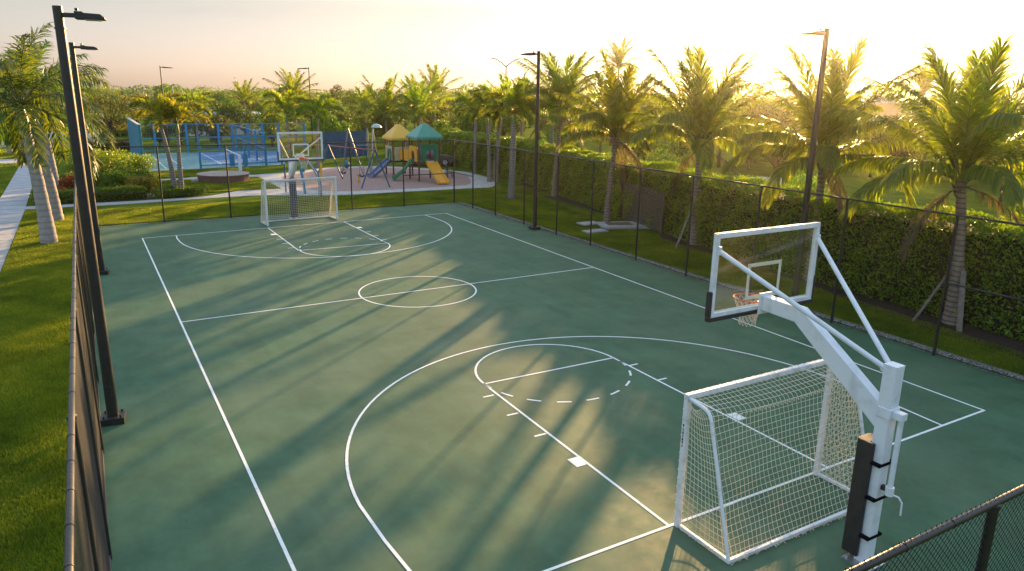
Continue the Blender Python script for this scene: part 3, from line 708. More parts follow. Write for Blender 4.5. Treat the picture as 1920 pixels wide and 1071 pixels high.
def frond(rg, base, az, el, L_, droop, nl, ll, plume, width=.038, sag=.35, curl=0, r0=.03):
    """one feather frond: curved stalk and leaflets in nearly flat rows, or bushy when plume > 0"""
    m_ = 14; d = np.array((math.cos(az)*math.cos(el), math.sin(az)*math.cos(el), math.sin(el)))
    pts = [np.array(base, float)]; side0 = np.array((-math.sin(az), math.cos(az), 0.))
    e_ = el
    for i in range(m_):
        t = (i+.5)/m_
        e_ = el-droop*t**1.4
        a_ = az+curl*t
        d = np.array((math.cos(a_)*math.cos(e_), math.sin(a_)*math.cos(e_), math.sin(e_)))
        pts.append(pts[-1]+d*L_/m_)
    P = np.array(pts); T = np.gradient(P, axis=0); T /= np.linalg.norm(T,axis=1)[:,None]
    # leaflets
    ts = np.linspace(.14, .995, nl)
    ts = np.repeat(ts, 2); sg = np.tile([1,-1], nl)
    ts = np.clip(ts+rg.normal(0,.004,len(ts)), .1, .999)
    x = ts*m_; i0 = np.minimum(x.astype(int), m_-1); f_ = x-i0
    B = P[i0]*(1-f_)[:,None]+P[i0+1]*f_[:,None]
    Tt = T[i0]*(1-f_)[:,None]+T[i0+1]*f_[:,None]; Tt /= np.linalg.norm(Tt,axis=1)[:,None]
    Sd = np.cross(Tt, np.array([[0,0,1.]])); Sd /= np.linalg.norm(Sd,axis=1)[:,None]+1e-6
    Up = np.cross(Sd, Tt)
    lenp = ll*(np.sin(np.pi*np.clip(.18+ts*.70,0,1))**.7)*(.85+.3*rg.random(len(ts)))
    roll = rg.normal(0, .14, len(ts)) + .28*(1-.0) - .35*(1-Tt[:,2]**2) + rg.normal(0,1,len(ts))*.35*Tt[:,2]**2
    if plume: roll = rg.uniform(-plume, plume, len(ts))
    fwd = (.55 if plume else .72)+.5*ts+rg.normal(0,.07,len(ts))
    D = (Sd*(sg*np.cos(roll))[:,None]+Up*np.sin(roll)[:,None])*np.cos(fwd)[:,None]+Tt*np.sin(fwd)[:,None]
    D /= np.linalg.norm(D,axis=1)[:,None]
    g_ = np.array([0,0,-1.])
    hor = 1-Tt[:,2]**2; sg_ = sag*(.25+1.25*hor)
    D2 = D+g_*(sg_*(.7+.6*rg.random(len(ts))))[:,None]; D2 /= np.linalg.norm(D2,axis=1)[:,None]
    D3 = D2+g_*(sg_*1.15)[:,None]; D3 /= np.linalg.norm(D3,axis=1)[:,None]
    W = np.cross(D, Up); W /= np.linalg.norm(W,axis=1)[:,None]+1e-6
    tw = rg.normal(0,.35,len(ts)); W = W*np.cos(tw)[:,None]+np.cross(D,W)*np.sin(tw)[:,None]
    w_ = (width*(.8+.4*rg.random(len(ts))))[:,None]/2
    q1 = B+D*(lenp*.4)[:,None]; q2 = q1+D2*(lenp*.35)[:,None]; q3 = q2+D3*(lenp*.3)[:,None]
    V = np.stack([B-W*w_*.5, B+W*w_*.5, q1+W*w_, q1-W*w_, q2+W*w_*.8, q2-W*w_*.8, q3], 1)
    n = len(ts); b_ = (np.arange(n)*7)[:,None]
    Q = np.concatenate([b_+np.array([[0,1,2,3]]), b_+np.array([[3,2,4,5]])]); Tr = b_+np.array([[5,4,6]])
    return V.reshape(-1,3), Q, Tr, P
def palm_crown(name, seed, n, L_, els, droops, nl, ll, plume, width, sag, z=0, r=.1, spread=1.0, upf=0, rach=.02):
    rg = np.random.default_rng(seed)
    Vs = []; Qs = []; Ts = []; nv = 0; st = MB()
    for i in range(n):
        t = (i+.5)/n
        az = i*2.39996+rg.normal(0,.15)
        el = els[0]+(els[1]-els[0])*t+rg.normal(0,.07)
        dr = droops[0]+(droops[1]-droops[0])*t+rg.normal(0,.1)
        l_ = L_*(.88+.22*rg.random())*(1-.18*abs(t-.45))
        V, Q, T, P = frond(rg, (r*math.cos(az),r*math.sin(az),z+.15*(1-t)), az, el, l_, dr, nl, ll, plume, width, sag, rg.normal(0,.18))
        Vs.append(V); Qs.append(Q+nv); Ts.append(T+nv); nv += len(V)
        rr_ = np.interp(np.arange(len(P)), [0,2,len(P)-1], [rach*1.9,rach,rach*.2])
        st.tube(P[::2], list(rr_[::2]), 4, caps=False)
    me = np_mesh(name, np.concatenate(Vs), np.concatenate(Qs), np.concatenate(Ts))
    me.materials.append(None)
    sv = np.concatenate(st.v)
    return me, st
def trunk_mesh(pts, rads, n=12, seg=None):
    P = spline([tuple(p) for p in pts], 10, False); s_ = np.linspace(0, len(rads)-1, len(P)); rr_ = np.interp(s_, np.arange(len(rads)), rads)
    rr_ = rr_*(1+.03*np.sin(np.arange(len(P))*2.1))
    return MB().tube(P, list(rr_), n), P[-1]
CR = {}
def crown_data(kind, seed, hi):
    key = (kind, seed, hi)
    if key in CR: return CR[key]
    if kind == 'coconut':
        me, st = palm_crown('crown', seed, 26 if hi else 18, 4.0, (1.5,.24 if seed > 15 else .42), (.42,1.5 if seed > 15 else 1.3), 92 if hi else 34, .86, 0, .042 if hi else .085, .7, rach=.02)
        lm_ = coco_leaf
    elif kind == 'royal':
        me, st = palm_crown('crown', seed, 20, 3.8, (1.45,-.35), (1.0,1.5), 64, .74, .9, .052, .45, r=.09, rach=.024)
        lm_ = royal_leaf
    else:
        me, st = palm_crown('crown', seed, 9 if hi else 9, 2.2, (1.4,.55), (1.35,1.9), 110 if hi else 64, .44, 1.9, .05 if hi else .07, .10, r=.06, rach=.02)
        lm_ = fox_leaf
    me.materials.clear(); me.materials.append(lm_)
    sm = bpy.data.meshes.new('frond_stalk'); sm.from_pydata(np.concatenate(st.v).tolist(), [], st.f); sm.materials.append(rach_m)
    sm.polygons.foreach_set('use_smooth', [True]*len(sm.polygons))
    CR[key] = (me, sm); return CR[key]
def palm(kind, label, x, y, heart, lean=(0,0), seed=1, hi=True, sc=1.0, rz=0, r=(.2,.13,.11), group=None, cat='palm tree', name=None, shaft=.0):
    name = name or {'coconut':'coconut_palm','royal':'royal_palm','foxtail':'foxtail_palm'}[kind]
    t = thing(name, label, cat, (x,y,0), 0, group)
    bm_ = {'coconut':coco_bark,'royal':royal_bark,'foxtail':fox_bark}[kind]
    tz = heart-shaft
    f = tz/heart
    tm, top = trunk_mesh([(0,0,-.1),(lean[0]*.06*f,lean[1]*.06*f,tz*.22),(lean[0]*.38*f,lean[1]*.38*f,tz*.6),(lean[0]*f,lean[1]*f,tz)], [r[0]*1.25,r[0],r[1],r[2]] , 14)
    tm.build('trunk', bm_, t, smooth=True)
    tp = np.array((lean[0],lean[1],heart))
    if shaft:
        a = np.array(top)
        MB().tube([a+(0,0,-.02), a+(tp-a)*.15, a+(tp-a)*.6, tp, tp+(0,0,.15)], [r[2]*1.0,r[2]*1.22,r[2]*1.0,r[2]*.6,r[2]*.4], 12).build('crownshaft', shaft_m, t, smooth=True)
    me, sm = crown_data(kind, seed, hi)
    c = bpy.data.objects.new('crown', me); COL.objects.link(c); c.parent = t; c.location = tp; c.scale = (sc,)*3; c.rotation_euler = (0,0,rz)
    s_ = bpy.data.objects.new('frond_stalk', sm); COL.objects.link(s_); s_.parent = c
    if kind == 'coconut' and hi:   # dry old fronds hanging against the trunk
        rd = np.random.default_rng(seed*7+int(abs(x*10)))
        for i in range(2):
            V, Q, T, P = frond(rd, tp-np.array((0,0,.12)), rz+2.1+i*2.7+rd.normal(0,.4), -.25-.35*i, 2.5, .95, 44, .62, 0, .04, 1.1)
            sk = MB(); sk.tube(P[::2], list(np.interp(np.arange(len(P)),[0,len(P)-1],[.035,.006])[::2]), 4, caps=False)
            q_ = link('dry_frond', np_mesh('dry_frond', V, Q, T), dry_leaf, t)
            sk.build('dry_stalk', coco_bark, q_)
    if kind == 'coconut' and hi:   # old boots and fibre under the crown
        b_ = MB(); rg = np.random.default_rng(seed+50)
        for i in range(14):
            az = i*2.4; z = -.05-.035*i
            b_.beam(tp+np.array((.06*math.cos(az),.06*math.sin(az),z)), tp+np.array((.24*math.cos(az),.24*math.sin(az),z+.30)), .13, .03, w1=.06)
        b_.build('leaf_base', coco_bark, t)
    return t

GP = 'coconut palms along the hedge'
palm('coconut', 'coconut palm rising beside the slim lamp post, trunk partly behind the far hedge', 16.3, 17.0, 5.0, (.25,-.15), 11, True, .98, .4, (.17,.12,.10), GP)
palm('coconut', 'short sunlit coconut palm growing between the concrete pads by the fence', 13.0, 7.4, 4.15, (.25,-.1), 12, True, .92, 1.9, (.15,.11,.095), GP)
palm('coconut', 'coconut palm silhouetted against the sun glow, propped by a thin timber stake', 13.55, 2.0, 4.1, (.15,.3), 13, True, 1.04, 3.0, (.2,.14,.12), GP)
palm('coconut', 'coconut palm directly behind the lamp post beyond the big backboard', 12.75, -4.5, 4.1, (.2,.2), 16, True, .96, 2.2, (.19,.13,.115), GP)
palm('coconut', 'large coconut palm by the right end of the hedge, propped by two grey boards', 12.2, -9.7, 3.95, (.25,.55), 17, True, .97, 4.1, (.21,.14,.125), GP)
def stake(label, p0, p1, w_=.09, h_=.04):
    o = MB().beam(p0, p1, w_, h_).build('support_stake', wood, bevel=.006)
    tag(o, label, 'timber stake', 'timber stakes propping the palms')
stake('thin grey timber stake propping the palm against the sun glow', (12.15,1.6,0), (13.40,2.05,1.75))
stake('short timber stake behind the palm against the sun glow, half hidden by hedge', (14.3,1.2,0), (13.62,2.05,1.6))
stake('slanted grey timber stake leaning to the big right palm from the mulch edge', (11.34,-9.1,0), (12.22,-9.55,1.75))
stake('short upright grey board strapped against the trunk of the big right palm', (11.5,-10.3,0), (12.16,-9.80,1.55), .14, .045)

palm('royal', 'grey trunked royal palm closest to the court corner beside the walkway', -10.2, 13.7, 5.35, (-.28,.2), 21, True, 1.02, .3, (.27,.225,.17), 'royal palms by the walkway', shaft=.95)
palm('royal', 'grey royal palm standing second in the row beside the walkway', -10.05, 19.4, 5.1, (-.45,.1), 22, True, 1.0, 1.1, (.27,.225,.17), 'royal palms by the walkway', shaft=.95)
palm('royal', 'royal palm rising from the shrub bed, last of the grey row by the walkway', -10.3, 30.5, 5.1, (-.25,.1), 21, True, .95, 2.2, (.28,.23,.17), 'royal palms by the walkway', shaft=.95)
palm('royal', 'slim sunlit royal palm across the walkway near the road', -14.5, 62.0, 3.9, (0,.2), 22, True, .9, .9, (.22,.18,.14), 'royal palms by the walkway', shaft=.7)

FG = 'foxtail palms'
palm('foxtail', 'foxtail palm with bright fronds, left trunk of the pair in the round shrub', -4.24, 26.0, 4.45, (-.42,.2), 31, True, .88, .2, (.15,.115,.085), FG, shaft=.55)
palm('foxtail', 'foxtail palm with arching fronds, right trunk of the pair in the round shrub', -3.9, 25.85, 4.1, (.12,.1), 32, True, .95, 1.7, (.15,.115,.085), FG, shaft=.55)
palm('foxtail', 'foxtail palm behind the distant backboard, fuller of the two by the play area edge', 5.5, 38.6, 4.3, (-.1,0), 31, True, 1.15, 2.6, (.15,.11,.085), FG, shaft=.5)
palm('foxtail', 'foxtail palm behind the distant backboard with fronds hanging toward the swings', 7.6, 38.4, 3.9, (.2,0), 32, True, 1.2, .5, (.15,.11,.085), FG, shaft=.5)
for i, (x,y,h_,s_,lx_) in enumerate(((17.4,29.9,4.6,1.1,.1),(16.0,24.9,4.5,1.1,-.25),(16.4,24.6,4.9,1.15,.2),(16.6,25.2,4.4,1.1,.45),(13.4,17.3,4.9,1.15,.1),(18.6,21.0,4.9,1.15,0),(19.6,31.5,4.7,1.1,0))):
    lb = ['single foxtail palm by the rear edge of the play area','foxtail palm, thin left trunk of the clump at the kerb end','foxtail palm, tall middle trunk of the clump at the kerb end','foxtail palm, right trunk of the clump at the kerb end','foxtail palm alone on the grass between the fence corner and the slim lamp post','foxtail palm behind the hedge beside the first coconut palm','foxtail palm rising behind the dark parked car'][i]
    palm('foxtail', lb, x, y, h_, (lx_,0), 31+i % 2, True, s_, i*1.1, (.15,.12,.09) if i != 4 else (.2,.17,.12), FG, shaft=.5)
FC = 'coconut palms in the belt behind the play area'
for i, (x,y,h_,s_) in enumerate(((16.6,46.5,3.6,1.0),(19.6,46,3.6,1.05),(27.6,60,5.2,1.0),(12.9,66,4.8,.95),(22.3,52,3.9,.95),(30,44,4.2,1.0),(25.5,38,3.9,1.0),(34,36,4.1,1.0))):
    lb = ['coconut palm behind the yellow roof, left of two close together','coconut palm behind the yellow and teal roofs','tall dark coconut palm whose crown stands above the skyline over the teal roof','tall palm with dark drooping crown beside the lamp post behind the blue court','low coconut palm just right of the teal roof','coconut palm below the twin armed street light','coconut palm behind the slim lamp post','coconut palm in the belt left of the sun glow'][i]
    palm('coconut', lb, x, y, h_, (.1*(i % 3-1),0), 14+i % 2, False, s_, i*.9, (.16,.12,.1), FC)

# ---- broadleaf trees
def leaf_cloud(rg, cen, rad, n, L_, W_, flat=.75, shell=.55, outward=.8):
    """n leaf faces spread through a lumpy ellipsoid"""
    u = rg.normal(size=(n,3)); u /= np.linalg.norm(u,axis=1)[:,None]
    rr_ = (shell+(1-shell)*rg.random(n))**.6*(.75+.3*rg.random(n))
    C_ = np.array(cen)+u*rr_[:,None]*np.array(rad)
    D = u*outward+rg.normal(0,.7,(n,3))+np.array((0,0,.25)); D /= np.linalg.norm(D,axis=1)[:,None]
    ref = rg.normal(size=(n,3)); W = np.cross(D, ref); W /= np.linalg.norm(W,axis=1)[:,None]+1e-6
    l_ = (L_*(.6+.8*rg.random(n)))[:,None]; w_ = (W_*(.6+.8*rg.random(n)))[:,None]
    N_ = np.cross(D,W)
    return np.stack([C_-D*l_*.5, C_+W*w_*.5+N_*w_*.12, C_+D*l_*.5, C_-W*w_*.5+N_*w_*.12], 1)
def cloud_mesh(name, blocks, m_):
    V = np.concatenate(blocks).reshape(-1,3); n = len(V)//4
    me = np_mesh(name, V, np.arange(n*4).reshape(n,4)); me.materials.append(m_); return me
def broadleaf(seed, H, Rr, nleaf, leaf, low=.3, m_=None, clumps=26, wide=1.0, trunk_r=.16):
    rg = np.random.default_rng(seed); st = MB()
    zf = H*low
    st.tube([(0,0,-.1),(.03,0,zf*.5),(.08*rg.normal(),.08*rg.normal(),zf)], [trunk_r*1.35,trunk_r,trunk_r*.85], 8)
    bl_ = []
    for k in range(clumps):
        az = k*2.4+rg.normal(0,.3); t = (k+.5)/clumps
        z = zf+.35+(H-zf-.8)*t**.8; env = Rr*wide*(math.sin(math.pi*(.12+.80*(1-(1-t)*.75)))**.7 if t > .2 else .72)
        rho = env*rg.uniform(.35,.98); 
        c = (rho*math.cos(az), rho*math.sin(az), z+rg.normal(0,.2))
        a_ = rg.uniform(.5,.95)*Rr*.42
        bl_.append(leaf_cloud(rg, c, (a_,a_,a_*rg.uniform(.55,.85)), int(nleaf/clumps*(a_/(Rr*.31))**2), leaf, leaf*.55))
        q = np.array((c[0]*.35,c[1]*.35,zf+(c[2]-zf)*.45)); st.tube([(0,0,zf*.92),q,np.array(c)], [trunk_r*.55,trunk_r*.3,.02], 5, caps=False)
    me = cloud_mesh('crown', bl_, m_ or tree_leaf)
    tm = bpy.data.meshes.new('trunk'); tm.from_pydata(np.concatenate(st.v).tolist(), [], st.f); tm.materials.append(bark)
    tm.polygons.foreach_set('use_smooth', [True]*len(tm.polygons))
    return me, tm
def tree(name, label, data, loc, rz=0, sc=1.0, group=None, cat='tree'):
    t = thing(name, label, cat, loc, rz, group); t.scale = (sc,)*3 if np.isscalar(sc) else sc
    for nm, me in (('crown',data[0]),('trunk',data[1])):
        o = bpy.data.objects.new(nm, me); COL.objects.link(o); o.parent = t
    return t
BT = [broadleaf(101, 7, 3.2, 5200, .26), broadleaf(102, 6.5, 3.6, 5600, .27, .2), broadleaf(103, 7.5, 2.7, 4800, .25, .22), broadleaf(104, 5.5, 3.4, 5200, .26, .15), broadleaf(105, 8, 3.0, 3600, .26, .3, clumps=20)]
near_tree = broadleaf(110, 5.4, 2.9, 9000, .15, .34, leaf_mat('feathery_leaf', (.07,.10,.02),(.12,.15,.025),(.17,.17,.03), .45, .5, objvar=.05), 34, 1.1, .12)
tree('feathery_tree', 'airy small leaved tree with pale trunk standing left of the blue wall', near_tree, (-6.1,61.0,0), .4, 1.05)
tree('round_topiary_tree', 'little round clipped tree on a dark trunk beyond the walkway', broadleaf(111, 1.9, .75, 1500, .11, .55, None, 12, 1, .07), (-13.75,56.5,0))
tree('small_tree', 'small dark tree with sunlit crown at the picture edge by the road', broadleaf(112, 3.0, 1.2, 2500, .14, .4, None, 16, 1, .08), (-15.2,57.5,0))
# the belt of trees beyond the courts
rg = np.random.default_rng(42)
cx, cy = -8.58, -20.38
def polar(azd, dist): return (cx+dist*math.sin(R(azd)), cy+dist*math.cos(R(azd)))
blocked = [(-9,74,6),(7,202,11),(121,66,10),(35,17.5,5),(-14,62,4)]
belt = []
def put(azd, dist, sc, v, kind='tree'):
    x, y = polar(azd, dist)
    for bx, by, br in blocked:
        if math.hypot(x-bx,y-by) < br: return
    belt.append((x,y,sc,v,kind))
for azd in np.arange(-8,70,1.55):
    for d0, d1, s0, s1 in ((150,185,.70,.98),(108,140,.62,.86),(86,104,.52,.74)):
        if d0 < 100 and azd < 3: continue
        if d1 < 200 and 0.4 < azd < 5.2: continue
        if d1 < 150 and 54.6 < azd < 58.2: continue
        put(azd+rg.normal(0,.5), rg.uniform(d0,d1), rg.uniform(s0,s1), int(rg.integers(0,5)))
labs = ['low spreading green tree in the belt beyond the blue court and play area', 'tall dense tree in the belt on the horizon']
for x,y,sc,v,k in belt:
    tree('broadleaf_tree', 'dense green broadleaf tree in the wooded belt beyond the courts', BT[v], (x,y,0), float(rg.uniform(0,6.3)), (sc,sc,sc*rg.uniform(.85,1.08)), 'trees of the wooded belt beyond the courts')
# closer leafy masses that close the view under the palms
mid = [(4,64,.62,3,'squat green tree just beyond the left half of the blue court fence'),(9.5,63,.6,1,'squat green tree beyond the middle of the blue court fence'),(15,60,.66,3,'bushy tree behind the palms at the far end of the blue court'),
       (20.5,57,.62,1,'bushy tree behind the coconut palms over the yellow roof'),(24,50,.6,3,'bushy tree behind the teal roof of the play tower'),(28,50,.66,0,'leafy tree at the back of the belt right of the teal roof'),
       (-1.5,66,.5,3,'low dark tree below the lavender house'),(-9.5,86,.7,1,'dark tree beyond the white truck'),(33,30,.52,3,'low bushy tree behind the slim lamp post'),(25,30,.5,1,'low bushy tree just behind the hedge near the foxtail clump'),
       (41,24,.62,3,'bushy tree beyond the hedge gap'),(46,14,.7,0,'leafy tree right of the sandy patch'),(40,3,.62,1,'bushy tree beyond the hedge right of the sun glow'),(31,-3,.5,3,'dark bushy tree behind the hedge between the two right palms'),
       (52,30,.8,2,'tall narrow tree under the sun glow'),(36,-10,.62,0,'leafy tree at the right edge behind the big palm'),(58,8,.8,4,'open crowned tree left of the grey hip roof'),(50,-6,.7,1,'bushy tree right of the grey hip roof')]
mid += [(*polar(az_,d_),s_,v_,lb_) for az_,d_,s_,v_,lb_ in (
    (43,62,.74,1,'hazy tree beyond the hedge behind the first coconut palm'),(46,68,.82,0,'hazy tree beyond the hedge left of the silhouetted palm'),(48.5,74,.9,1,'hazy tree directly behind the silhouetted palm crown'),
    (50,64,.72,3,'low hazy tree right behind the silhouetted palm trunk'),(52,76,.92,0,'glowing tree under the brightest sky'),(53.6,70,.84,1,'glowing tree between the silhouetted palm and the lamp post'),
    (59.6,76,.86,2,'tall hazy tree right of the grey hip roof beyond the hedge'),(56.4,66,.72,3,'low hazy tree behind the lamp post beyond the hedge'),(61.5,66,.74,1,'hazy tree right of the palm behind the lamp post'),
    (63,72,.86,0,'hazy tree between the two right palms'),(64.8,62,.72,3,'low hazy tree left of the big right palm crown'),(66.5,70,.86,1,'hazy tree behind the big right palm crown'),
    (38,70,.82,0,'tree beyond the hedge left of the slim lamp post'),(40.5,66,.76,1,'tree beyond the hedge right of the slim lamp post'))]
for x,y,sc,v,lb in mid:
    tree('leafy_tree', lb, BT[v], (x,y,0), float(rg.uniform(0,6.3)), sc, 'leafy trees close behind the courts and hedge')
palm('coconut', 'ragged dark palm standing above the skyline left of the sun', 56, 62, 9.6, (.2,0), 14, False, 1.0, .3, (.18,.13,.11), FC)
palm('coconut', 'small palm crown on the skyline beside the grey hip roof', 88, 38, 6.6, (.2,0), 15, False, 1.1, .3, (.18,.13,.11), FC)
palm('coconut', 'palm crown on the skyline right of the grey hip roof', 70, 22, 6.0, (.2,0), 14, False, 1.1, 1.3, (.18,.13,.11), FC)
palm('foxtail', 'slender palm behind the blue court with a sunlit drooping crown', 1.8, 62, 3.8, (0,0), 31, True, 1.25, .3, (.13,.10,.08), FG, shaft=.4)
for i in range(16):
    azd = (-4,7,10.5,14,19,22,27,31,36,40,44,47.5,52,55,62,66)[i]; d_ = float(rg.uniform(70,125)); x, y = polar(azd, d_)
    palm('coconut' if i % 3 else 'foxtail', 'palm crown rising out of the wooded belt beyond the courts', x, y, float(rg.uniform(3.0,4.3)), (float(rg.normal(0,.25)),0), (14,15)[i % 2] if i % 3 else 33, False, float(rg.uniform(.7,.88)) if i % 3 else 1.25, float(rg.uniform(0,6)), (.15,.11,.09), 'palms of the wooded belt beyond the courts')
# distant woodland closing the horizon
blk = []
for k in range(420):
    azd = rg.uniform(-14,78); d = rg.uniform(205,330); x, y = polar(azd,d); h_ = rg.uniform(4.2,6.4)
    a_ = rg.uniform(3,5.5)
    if math.hypot(x-7,y-202) < 14: continue
    for q in range(3):
        blk.append(leaf_cloud(rg, (x+rg.normal(0,2),y+rg.normal(0,2),h_*(.3+.25*q)), (a_,a_,h_*.28), 150, .55, .33))
o = link('far_woods', cloud_mesh('far_woods', blk, tree_leaf), None); setting(o,'stuff'); o['label'] = 'far woodland along the horizon'

for x_, y_, r_ in ((-10.0,13.5,.75),(-9.8,19.3,.7),(-4.1,26,.5),(13.0,7.4,.6),(13.4,17.3,.6)):
    rs = np.random.default_rng(int(abs(x_*100)))
    sheet('soil_ring', [(x_+r_*(.8+.35*rs.random())*math.cos(a_)*1.15, y_+r_*(.8+.35*rs.random())*math.sin(a_)) for a_ in np.linspace(0,6.28,22)[:-1]], .006, soil, .03)
# ---- clipped hedge, in two runs either side of the slatted screen
twig = mat('hedge_twigs', (.02,.016,.009), (.01,.012,.006), .95, 12)
def hedge(label, path, wd, H, dens, leaf, seed, name='clipped_hedge', m_=None, grp=None, rough=.15):
    t = thing(name, label, 'hedge', (path[0][0],path[0][1],0), 0, grp); rg = np.random.default_rng(seed)
    P = np.array(path, float)-np.array(path[0]); seg = np.r_[0,np.cumsum(np.linalg.norm(np.diff(P,axis=0),axis=1))]; Lh = seg[-1]
    tot = int((2*H+wd)*Lh*dens)
    s_ = rg.uniform(0,Lh,tot); per = rg.uniform(0,2*H+wd,tot)
    x = np.interp(s_,seg,P[:,0]); y = np.interp(s_,seg,P[:,1]); i_ = np.clip(np.searchsorted(seg,s_)-1,0,len(P)-2)
    T = (P[i_+1]-P[i_]); T /= np.linalg.norm(T,axis=1)[:,None]; Nn = np.stack([-T[:,1],T[:,0]],1)
    off = np.where(per<H, wd/2, np.where(per<2*H, -wd/2, (per-2*H)-wd/2)); z = np.where(per<H, per, np.where(per<2*H, per-H, H))
    nrm = np.stack([np.where(per<H,Nn[:,0],np.where(per<2*H,-Nn[:,0],0)), np.where(per<H,Nn[:,1],np.where(per<2*H,-Nn[:,1],0)), np.where(per<2*H,.15,1.)],1)
    lump = rough*(np.sin(s_*2.1+z*1.7)+np.sin(s_*.83-z*2.9+1)+.7*np.sin(s_*4.9+z*3.7))*.5
    depth = -np.abs(rg.normal(0,.07,tot))+lump+(rg.random(tot)<.04)*rg.uniform(0,.16,tot)
    # a little rounding of the top edges
    edge = np.clip((np.abs(off)-wd/2+.22)/.22,0,1)*np.clip((z-H+.22)/.22,0,1)
    C_ = np.stack([x+Nn[:,0]*off, y+Nn[:,1]*off, z+.02],1)+nrm*(depth-edge*.10)[:,None]
    C_[:,2] = np.maximum(C_[:,2],.03)
    D = nrm*.55+rg.normal(0,.65,(tot,3))+np.array((0,0,.35)); D /= np.linalg.norm(D,axis=1)[:,None]
    W = np.cross(D, rg.normal(size=(tot,3))); W /= np.linalg.norm(W,axis=1)[:,None]+1e-6; N_ = np.cross(D,W)
    l_ = (leaf*(.45+1.0*rg.random(tot)))[:,None]; w_ = l_*.5
    V = np.stack([C_-D*l_*.5, C_+W*w_*.5+N_*w_*.15, C_+D*l_*.5, C_-W*w_*.5+N_*w_*.15],1)
    f = link('foliage', cloud_mesh('foliage',[V],m_ or hedge_leaf), None, t); 
    core = MB()
    for i in range(len(P)-1):
        a, b = P[i], P[i+1]
        core.beam((*a,(H-.28)/2+.0),(*b,(H-.28)/2),wd-.5,H-.3)
    core.build('inner_twigs', twig, t)
    return t
hedge('tall clipped hedge behind the slim lamp post, between play area and slatted screen', [(15.3,8.2),(16.3,12),(17.4,17),(18.5,22),(19.1,27),(19.1,32),(20.0,40)], 1.6, 2.78, 420, .125, 61, grp='tall hedge beside the court')
hedge('tall clipped green hedge behind the big backboard with mulch at its foot', [(12.7,-19),(13.0,-12),(13.2,-8),(13.5,-3),(14.1,1),(14.9,4.6),(15.5,8.1)], 1.7, 2.85, 580, .095, 62, grp='tall hedge beside the court')
# slatted timber screen in the gap of the hedge
t = thing('slatted_screen', 'brown louvred screen closing the gap between the two hedges', 'screen', (13.78,4.35,0), math.atan2(3.75,.85))
sm_ = mat('brown_louvre', (.12,.11,.085), (.09,.085,.065), .8, 6, 0, .2, 60)
Ls = 4.0
for k in range(3): MB().box((k*2-.04,-.04,0),(k*2+.04,.04,1.95)).build('post', sm_, t, bevel=.005)
for k in range(2):
    b = MB()
    for i in range(17):
        z = .1+i*.11; b.beam((k*2+.045,0,z),(k*2+1.955,0,z),.02,.095,up=(0,.35,1))
    b.build('louvre_panel', sm_, t)
# shrubs
def shrub(label, x, y, rx, ry, H, n, leaf, m_, seed, name='shrub', cat='shrub', clumps=9, grp=None):
    t = thing(name, label, cat, (x,y,0), 0, grp); rg = np.random.default_rng(seed); bl_ = []; st = MB()
    for k in range(clumps):
        az = k*2.4; rho = math.sqrt((k+.3)/clumps)*.75
        c = (rx*rho*math.cos(az), ry*rho*math.sin(az), H*(.32+.30*rg.random()*(1.15-rho)))
        a_ = (rx*.42, ry*.42, H*.42)
        bl_.append(leaf_cloud(rg, c, a_, n//clumps, leaf, leaf*.5, shell=.35))
        st.tube([(c[0]*.3,c[1]*.3,0),(c[0],c[1],c[2])], [.03,.01], 5, caps=False)
    V = np.concatenate(bl_); V[:,:,2] = np.maximum(V[:,:,2], .02)
    link('foliage', cloud_mesh('foliage',[V],m_), None, t); st.build('stems', twig, t)
    return t
shrub('round low shrub ring at the foot of the foxtail pair', -4.1, 24.9+.9, 1.75, 1.0, .72, 5200, .11, shrub_leaf, 71)
shrub('large dark green bush behind the red crotons', -8.3, 37.5, 2.7, 2.2, 2.3, 9000, .13, hedge_leaf, 72)
shrub('dark green bush at the rear of the shrub bed near the third royal palm', -5.6, 39.5, 1.5, 1.5, 1.7, 4500, .13, hedge_leaf, 73)
shrub('deep red croton bush beside the royal palms', -9.3, 29.3, .95, .9, 1.15, 2200, .19, croton_leaf, 74, 'croton_bush')
shrub('small rust red croton between the royal palms and low hedge', -10.0, 27.2, .6, .6, .75, 1100, .17, croton_leaf, 75, 'croton_bush')
shrub('pale yellow green shrub with broad leaves right of the crotons', -7.1, 30.2, 1.3, 1.3, 1.25, 3000, .2, shrub_leaf, 76)
shrub('orange flecked leafy shrub at the right end of the shrub bed', -5.9, 28.4, 1.0, 1.1, 1.05, 2600, .17, gold_leaf, 77)
shrub('leafy green shrub in front of the large dark bush', -6.4, 33.2, 1.5, 1.2, 1.2, 3200, .18, shrub_leaf, 78)
shrub('bright green low plant behind the crotons', -9.2, 33.5, 1.2, 1.0, .9, 2400, .16, shrub_leaf, 79)
hedge('knee high clipped hedge edging the shrub bed along the path', [(-10.3,25.5),(-8.2,25.7),(-5.8,26.0)], 1.1, .62, 900, .085, 81, 'low_hedge', shrub_leaf, rough=.05)
hedge('short clipped hedge returning along the walkway side of the shrub bed', [(-10.75,25.0),(-10.8,28.5)], .8, .8, 900, .085, 82, 'low_hedge', shrub_leaf, rough=.05)
hedge('flowering hedge with pale tips under the feathery tree', [(-9.4,62.6),(-4.4,63.2)], 1.4, .95, 300, .13, 83, 'low_hedge', gold_leaf, rough=.1)
hedge('dark hedge behind the white truck and road', [(-26,88),(-2,86)], 2.4, 2.4, 50, .3, 84, 'tall_hedge', hedge_leaf, rough=.2)
